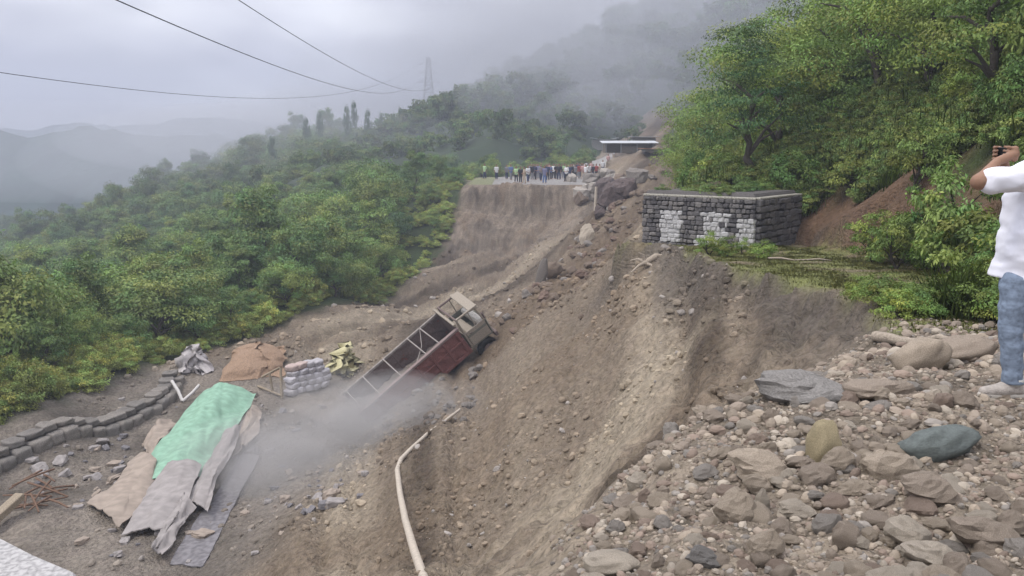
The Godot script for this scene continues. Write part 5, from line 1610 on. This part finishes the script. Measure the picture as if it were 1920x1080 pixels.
func build_road_end() -> void:
	# the crowd on the far road
	var poses := []
	for k in 3:
		var st: float = [0.06, 0.14, 0.09][k]
		var hl := Vector3(-0.09, 0.88, 0)
		var hr := Vector3(0.09, 0.88, 0)
		var kl := Vector3(-0.10, 0.47, st * 0.6)
		var kr := Vector3(0.10, 0.47, -st * 0.3)
		var al := Vector3(-0.11, 0.07, st)
		var ar := Vector3(0.11, 0.07, -st)
		var sl := Vector3(-0.19, 1.40, 0)
		var sr := Vector3(0.19, 1.40, 0)
		var el: Vector3 = [Vector3(-0.24, 1.12, -0.02), Vector3(-0.25, 1.13, 0.05), Vector3(-0.30, 1.30, 0.20)][k]
		var wl: Vector3 = [Vector3(-0.23, 0.86, 0.06), Vector3(-0.12, 1.05, 0.22), Vector3(-0.10, 1.55, 0.28)][k]
		var er := Vector3(0.24, 1.12, -0.03)
		var wr: Vector3 = [Vector3(0.24, 0.86, 0.05), Vector3(0.12, 1.07, 0.22), Vector3(0.22, 0.87, 0.02)][k]
		var hd := Vector3(0, 1.62, 0.01)
		var body := [[hl, kl, 0.08, 0.055], [kl, al, 0.055, 0.04], [hr, kr, 0.08, 0.055], [kr, ar, 0.055, 0.04], [al, al + Vector3(0, -0.03, 0.16), 0.04, 0.035], [ar, ar + Vector3(0, -0.03, 0.16), 0.04, 0.035], [Vector3(-0.05, 0.92, 0), Vector3(-0.07, 1.3, 0), 0.11, 0.12], [Vector3(0.05, 0.92, 0), Vector3(0.07, 1.3, 0), 0.11, 0.12], [sl, sr, 0.06, 0.06], [sl, el, 0.05, 0.04], [el, wl, 0.04, 0.03], [sr, er, 0.05, 0.04], [er, wr, 0.04, 0.03], [wl, wl + (wl - el).normalized() * 0.13, 0.035, 0.025], [wr, wr + (wr - er).normalized() * 0.13, 0.035, 0.025], [Vector3(0, 1.42, 0), hd, 0.055, 0.055], [hd, hd + Vector3(0, 0.06, 0), 0.085, 0.09]]
		var shirt := [[Vector3(-0.06, 0.90, 0), Vector3(-0.08, 1.32, 0), 0.13, 0.135], [Vector3(0.06, 0.90, 0), Vector3(0.08, 1.32, 0), 0.13, 0.135], [sl, sr, 0.075, 0.075], [sl, sl.lerp(el, 0.85), 0.07, 0.062], [sr, sr.lerp(er, 0.85), 0.07, 0.062]]
		var trou := [[hl, kl, 0.10, 0.078], [kl, al + Vector3(0, 0.03, 0), 0.076, 0.062], [hr, kr, 0.10, 0.078], [kr, ar + Vector3(0, 0.03, 0), 0.076, 0.062]]
		poses.append([sdf_mesh(body, 0.03, 0.04), sdf_mesh(shirt, 0.03, 0.05), sdf_mesh(trou, 0.03, 0.03), sdf_mesh([[hd + Vector3(0, 0.09, -0.01), hd + Vector3(0, 0.07, -0.04), 0.08, 0.075]], 0.03, 0.02)])
	var cols := {"white": lin(0.62, 0.62, 0.62), "black": lin(0.02, 0.02, 0.025), "navy": lin(0.03, 0.04, 0.085), "lilac": lin(0.17, 0.17, 0.27), "green": lin(0.35, 0.5, 0.27), "red": lin(0.25, 0.05, 0.045), "yellow": lin(0.55, 0.5, 0.12), "grey": lin(0.2, 0.2, 0.21), "beige": lin(0.42, 0.34, 0.26), "pink": lin(0.45, 0.28, 0.26), "blue": lin(0.1, 0.15, 0.3)}
	var list := [[909, 336, "green", "navy", 0, "standing alone at the left end of the crowd"], [931, 337, "white", "navy", 0, "at the grassy road edge away from the crowd"], [968, 341, "green", "black", 1, "next to a person all in black"], [976, 342, "black", "black", 0, "at the near corner of the broken road"], [983, 344, "beige", "beige", 1, "close to the broken road edge"], [990, 341, "white", "navy", 1, "behind the one in beige"], [998, 337, "black", "grey", 0, "among the dark clothed crowd"], [1004, 337, "navy", "black", 1, "among the dark clothed crowd"], [1009, 336, "lilac", "grey", 0, "in the middle of the crowd"], [1014, 339, "grey", "navy", 1, "in the middle of the crowd"], [1021, 344, "lilac", "blue", 2, "standing forward at the road edge"], [1027, 338, "navy", "black", 0, "behind the one in lilac"], [1033, 336, "blue", "black", 1, "in the middle of the crowd"], [1038, 335, "white", "black", 0, "half hidden in the crowd"], [1043, 336, "black", "black", 1, "among the dark clothed crowd"], [1048, 337, "black", "navy", 0, "among the dark clothed crowd"], [1062, 341, "white", "black", 1, "standing on the pale road"], [1068, 338, "navy", "navy", 0, "beside the one in white on the pale road"], [1073, 336, "black", "black", 1, "toward the rocks"], [1078, 336, "grey", "black", 0, "toward the rocks"], [1086, 335, "red", "grey", 0, "toward the rocks"], [1093, 336, "pink", "beige", 1, "near the rock heap"], [1098, 337, "white", "beige", 0, "near the rock heap"], [1104, 336, "white", "black", 2, "near the rock heap"], [1112, 335, "black", "navy", 0, "at the foot of the rock heap"], [1118, 334, "red", "black", 1, "at the foot of the rock heap"], [1015, 327, "yellow", "grey", 2, "behind the crowd"], [1124, 334, "beige", "grey", 0, "at the foot of the rock heap"], [994, 335, "grey", "black", 0, "in the second row of the crowd"], [1001, 334, "navy", "navy", 1, "in the second row of the crowd"], [1007, 333, "white", "grey", 0, "in the second row of the crowd"], [1024, 334, "black", "navy", 1, "in the second row of the crowd"], [1030, 333, "pink", "grey", 0, "in the second row of the crowd"], [1053, 334, "black", "grey", 0, "between the dark crowd and the pale road"], [1058, 335, "green", "navy", 1, "between the dark crowd and the pale road"], [1070, 333, "beige", "navy", 0, "in the back row toward the rocks"], [1082, 332, "navy", "grey", 1, "in the back row toward the rocks"], [1090, 332, "black", "black", 0, "in the back row toward the rocks"], [1108, 331, "pink", "navy", 1, "in the back row near the shed"], [1130, 330, "white", "navy", 0, "on the mound beside the rock heap"], [1140, 328, "pink", "grey", 1, "on the mound beside the rock heap"], [1150, 327, "white", "beige", 0, "on the mound beside the rock heap"], [1160, 324, "beige", "navy", 1, "on the mound beside the rock heap"], [950, 336, "grey", "navy", 0, "between the grassy edge and the crowd"], [958, 337, "blue", "grey", 1, "between the grassy edge and the crowd"]]
	for q in list:
		var y := -3.42
		var v: float = (540.0 - q[1]) / F
		var d: float = y / (cos(PITCH) * v - sin(PITCH)) * (cos(PITCH) + sin(PITCH) * v)
		var p := px(q[0], q[1], d)
		p.y = gy(p.x, d) - 0.02
		var t := thing("person", "person in %s top and %s trousers %s" % [q[2], q[3], q[5]], "person", p, "people gathered on the far road")
		t.basis = Basis(Vector3.UP, rng.randfn() * 0.7).scaled(Vector3.ONE * rng.randf_range(1.04, 1.14))
		var ps: Array = poses[q[4]]
		part("body", ps[0], mats["skin"] if mats.has("skin") else mat("skin", lin(0.26, 0.155, 0.105), 0.6), t)
		part("shirt", ps[1], mat("cloth_" + q[2], cols[q[2]], 0.9), t)
		part("trousers", ps[2], mat("cloth_" + q[3], cols[q[3]], 0.9), t)
		part("hair", ps[3], mat("hair", lin(0.02, 0.018, 0.016), 0.7), t)
	# sheds beyond
	var tin := mat("tin_roof", lin(0.52, 0.54, 0.56), 0.5, 0.4, 0.5, 1.0)
	var plank := mat("shed_dark", lin(0.20, 0.175, 0.145), 0.9, 0.4)
	var pole := mat("shed_pole", lin(0.25, 0.25, 0.24), 0.9)
	var b := px(1178, 297, 112.0)
	b.y = gy(b.x, 112.0)
	var top := px(1178, 268, 112.0).y - b.y
	var s := thing("open_shed", "open fronted roadside shed with flat tin roof and dark inside", "shed", b)
	for x in [-3.2, -1.2, 1.0, 3.2]: part("post", cbox(Vector3(0.16, top, 0.16), 0.02, Vector3(x, top * 0.5, 1.3)), pole, s)
	part("back_wall", cbox(Vector3(6.6, top - 0.1, 0.1), 0.02, Vector3(0, top * 0.5, -1.4)), plank, s)
	for x in [-3.3, 3.3]: part("side_wall", cbox(Vector3(0.1, top - 0.1, 2.6), 0.02, Vector3(x, top * 0.5, -0.1)), plank, s)
	for k in 6: part("roof_sheet", cbox(Vector3(1.27, 0.06, 3.8), 0.01, Vector3(-3.2 + k * 1.28, top + 0.12 + 0.01 * (k % 2), 0.1), Basis(Vector3.RIGHT, 0.09)), tin, s)
	part("counter", cbox(Vector3(3.0, 0.9, 0.5), 0.02, Vector3(0.4, 0.45, 0.8)), plank, s)
	for e in [[1132, 262, 128.0, 4.8, 1.5, "small hut with a sagging pale tin roof behind the open shed", 0.35], [1205, 258, 135.0, 3.2, 1.9, "small misty hut with pale roof above the open shed", 0.1], [1232, 280, 112.0, 3.2, 0.9, "low lean-to with orange stained roof beside the open shed", 0.05]]:
		var p := px(e[0], e[1], e[2])
		var bs := hit(e[0], e[1] + 20.0, 95.0)
		p = Vector3(bs.x, px(e[0], e[1], -bs.z).y, bs.z)
		var g := bs.y - 0.1
		var h: float = p.y - g
		var hut := thing("hut", e[5], "hut", Vector3(p.x, g, p.z))
		for w in [[0, -1.2, e[3], 0.12], [0, 1.2, e[3], 0.12], [-e[3] * 0.5, 0, 0.12, 2.3], [e[3] * 0.5, 0, 0.12, 2.3]]:
			part("wall", cbox(Vector3(w[2], h, w[3]), 0.02, Vector3(w[0], h * 0.5, w[1])), mat("hut_wall", lin(0.22, 0.22, 0.20), 0.9, 0.4), hut)
		part("door", cbox(Vector3(0.8, minf(1.8, h * 0.8), 0.05), 0.01, Vector3(0.3, minf(1.8, h * 0.8) * 0.5, 1.29)), plank, hut)
		var pts := PackedVector3Array()
		for j in 2:
			for i in 13:
				var u := i / 12.0 * 2.0 - 1.0
				pts.append(Vector3(u * (e[3] * 0.5 + 0.4), h + 0.08 + e[6] * u * u, (1.8 if j == 0 else -1.8)))
		for j in 2: part("roof", sheet_mesh(pts, 13, 2, 0.05), mat("roof_rust", lin(0.42, 0.22, 0.14), 0.7, 0.4) if e[0] == 1232 else tin, hut) if j == 0 else null

# ---------------------------------------------------------------- mist and dust
func mist(called: String, at: Vector3, size: Vector3, density: float, label: String, c := Color(0.95, 0.97, 1.0)) -> void:
	var f := FogVolume.new()
	f.name = numbered(called)
	f.shape = RenderingServer.FOG_VOLUME_SHAPE_ELLIPSOID
	f.size = size
	var m := FogMaterial.new()
	m.density = density
	m.albedo = c
	f.material = m
	add_child(f)
	f.position = at
	tag(f, label, "mist", "", "stuff")

func build_mist() -> void:
	for q in [[1250, 30, 230, 120, 60, 90, 0.006], [1120, 80, 235, 110, 46, 90, 0.007], [1000, 60, 260, 120, 50, 90, 0.006], [1180, 215, 190, 44, 16, 60, 0.009], [1080, 170, 200, 60, 26, 70, 0.008], [1300, 130, 180, 60, 40, 60, 0.007], [120, 285, 320, 260, 40, 80, 0.005], [700, 215, 300, 120, 22, 60, 0.010], [800, 175, 290, 110, 44, 60, 0.010], [560, 250, 260, 110, 24, 60, 0.008], [420, 262, 230, 90, 20, 70, 0.007], [520, 300, 190, 110, 26, 90, 0.004]]:
		mist("mist_cloud", px(q[0], q[1], q[2]), Vector3(q[3], q[4], q[5]), q[6], "pale mist cloud drifting over the wooded ridge")
	for k in 30:
		var u := rng.randf()
		var q := Vector2(440, 920).lerp(Vector2(730, 775), u) + Vector2(rng.randfn() * 50.0, rng.randfn() * 24.0)
		var p := hit(q.x, q.y, 15.0) + Vector3.UP * rng.randf_range(0.1, 0.7)
		var r := rng.randf_range(1.6, 3.6)
		mist("dust_cloud", p, Vector3(r * 1.5, r * rng.randf_range(0.6, 1.0), r * 1.2), rng.randf_range(0.035, 0.085), "pale dust cloud rising at the tail of the truck", Color(0.97, 0.96, 0.95))

# ---------------------------------------------------------------- the scene
func build_sky() -> void:
	var n := FastNoiseLite.new()
	n.seed = 17
	n.frequency = 1.0
	n.fractal_octaves = 4
	var w := 1024
	var im := Image.create(w, w / 2, false, Image.FORMAT_RGBF)
	for j in w / 2:
		var el := PI * (0.5 - (j + 0.5) / (w / 2))
		var s := maxf(sin(el), 0.0)
		for i in w:
			var az := TAU * (i + 0.5) / w
			var dir := Vector3(cos(el) * sin(az), sin(el), -cos(el) * cos(az))
			# an even overcast, brighter overhead as such skies are, with soft billows
			var k := 0.41 * (1.0 + 2.6 * s) / (1.0 + 2.6 * 0.08)
			var q := dir * Vector3(2.6, 8.0, 2.6)
			var c := n.get_noise_3dv(q)
			k *= 1.0 + 0.8 * c + 0.35 * n.get_noise_3dv(q * 2.3)
			var b := clampf(0.5 + c, 0.0, 1.0)
			im.set_pixel(i, j, Color(k * lerpf(0.96, 0.99, b), k * lerpf(0.955, 1.0, b), k * lerpf(1.14, 1.05, b)))
	var sky := Sky.new()
	var pm := PanoramaSkyMaterial.new()
	pm.panorama = ImageTexture.create_from_image(im)
	sky.sky_material = pm
	var env := Environment.new()
	env.background_mode = Environment.BG_SKY
	env.sky = sky
	env.tonemap_mode = Environment.TONE_MAPPER_LINEAR
	env.tonemap_exposure = EXPOSURE
	env.sdfgi_enabled = true
	env.ssao_enabled = true
	env.ssil_enabled = true
	env.fog_enabled = true
	env.fog_density = 0.0014
	env.fog_light_color = Color(0.90, 0.935, 1.0)
	env.volumetric_fog_enabled = true
	env.volumetric_fog_density = 0.0
	var we := WorldEnvironment.new()
	we.name = "environment"
	we.environment = env
	add_child(we)

const EXPOSURE := 1.9

func _ready() -> void:
	rng.seed = 4
	var cam := Camera3D.new()
	cam.name = "camera"
	cam.fov = rad_to_deg(2.0 * atan(540.0 / F))
	cam.rotation.x = -PITCH
	cam.far = 4000.0
	cam.near = 0.05
	add_child(cam)
	cam.current = true
	build_sky()
	var sun := DirectionalLight3D.new()
	sun.name = "sun"
	sun.light_energy = 0.35
	sun.light_angular_distance = 25.0
	sun.light_color = Color(1.0, 0.97, 0.92)
	sun.shadow_enabled = true
	add_child(sun)
	sun.look_at_from_position(Vector3(-5, 9, 2), Vector3.ZERO)
	n_lump.seed = 3
	n_lump.frequency = 0.22
	n_lump.fractal_octaves = 3
	n_fine.seed = 8
	n_fine.frequency = 0.9
	n_fine.fractal_octaves = 3
	n_big.seed = 21
	n_big.frequency = 0.16
	n_big.fractal_octaves = 3
	tex_soil = noise_tex(0.012, 0.70, 1.12, 1024, 5, 6)
	tex_bump = noise_tex(0.02, 0.0, 1.0, 1024, 9, 6)
	tex_coarse = noise_tex(0.01, 0.82, 1.06, 512, 14, 5)
	forest_line = PackedVector2Array([Vector2(-26, 14), Vector2(-19.5, 24), Vector2(-18.3, 29), Vector2(-18.0, 34), Vector2(-17.0, 40), Vector2(-14.5, 45), Vector2(-10.6, 56), Vector2(-8.2, 68), Vector2(-6.2, 80), Vector2(-4.9, 87), Vector2(-5.2, 110), Vector2(-3, 140), Vector2(20, 170), Vector2(60, 260)])
	hill_line = PackedVector2Array([Vector2(9, -10), Vector2(8.4, 8), Vector2(8.2, 14), Vector2(8.8, 20), Vector2(9.2, 26), Vector2(8.4, 27.3), Vector2(5.6, 29.2), Vector2(6.2, 32), Vector2(9.2, 42), Vector2(11.6, 60), Vector2(14, 75), Vector2(17, 95), Vector2(20, 120), Vector2(30, 160)])
	for q in [[1285, 488, 24.5], [1330, 506, 18.6], [1450, 517, 15.6], [1550, 536, 13.2], [1632, 562, 11.4], [1655, 610, 10.0], [1660, 640, 9.0]]:
		bench.append(Vector2(px(q[0], q[1], q[2]).x, q[2]))
	bench.append_array(PackedVector2Array([Vector2(5.0, 8.6), Vector2(9.4, 8.6), Vector2(9.4, 26), Vector2(3.5, 26.5)]))
	plateau = PackedVector2Array([Vector2(-5.0, 86.6), Vector2(-3.2, 86.0), Vector2(-1.0, 86.6), Vector2(4.0, 86.0), Vector2(9.2, 86.3), Vector2(10.2, 90), Vector2(13, 110), Vector2(17, 135), Vector2(-3, 135), Vector2(-5.3, 105)])
	var t0 := Time.get_ticks_msec()
	build_terrain()
	print("terrain ", Time.get_ticks_msec() - t0, " ", gx.size(), "x", gd.size())
	build_far()
	print("build_far ", Time.get_ticks_msec() - t0)
	build_forest()
	print("build_forest ", Time.get_ticks_msec() - t0)
	build_hillside()
	print("build_hillside ", Time.get_ticks_msec() - t0)
	build_walls()
	print("build_walls ", Time.get_ticks_msec() - t0)
	build_truck()
	print("build_truck ", Time.get_ticks_msec() - t0)
	build_yard()
	print("build_yard ", Time.get_ticks_msec() - t0)
	build_rubble()
	print("build_rubble ", Time.get_ticks_msec() - t0)
	build_road_end()
	print("build_road_end ", Time.get_ticks_msec() - t0)
	build_man()
	print("build_man ", Time.get_ticks_msec() - t0)
	build_mist()
	print("build_mist ", Time.get_ticks_msec() - t0)
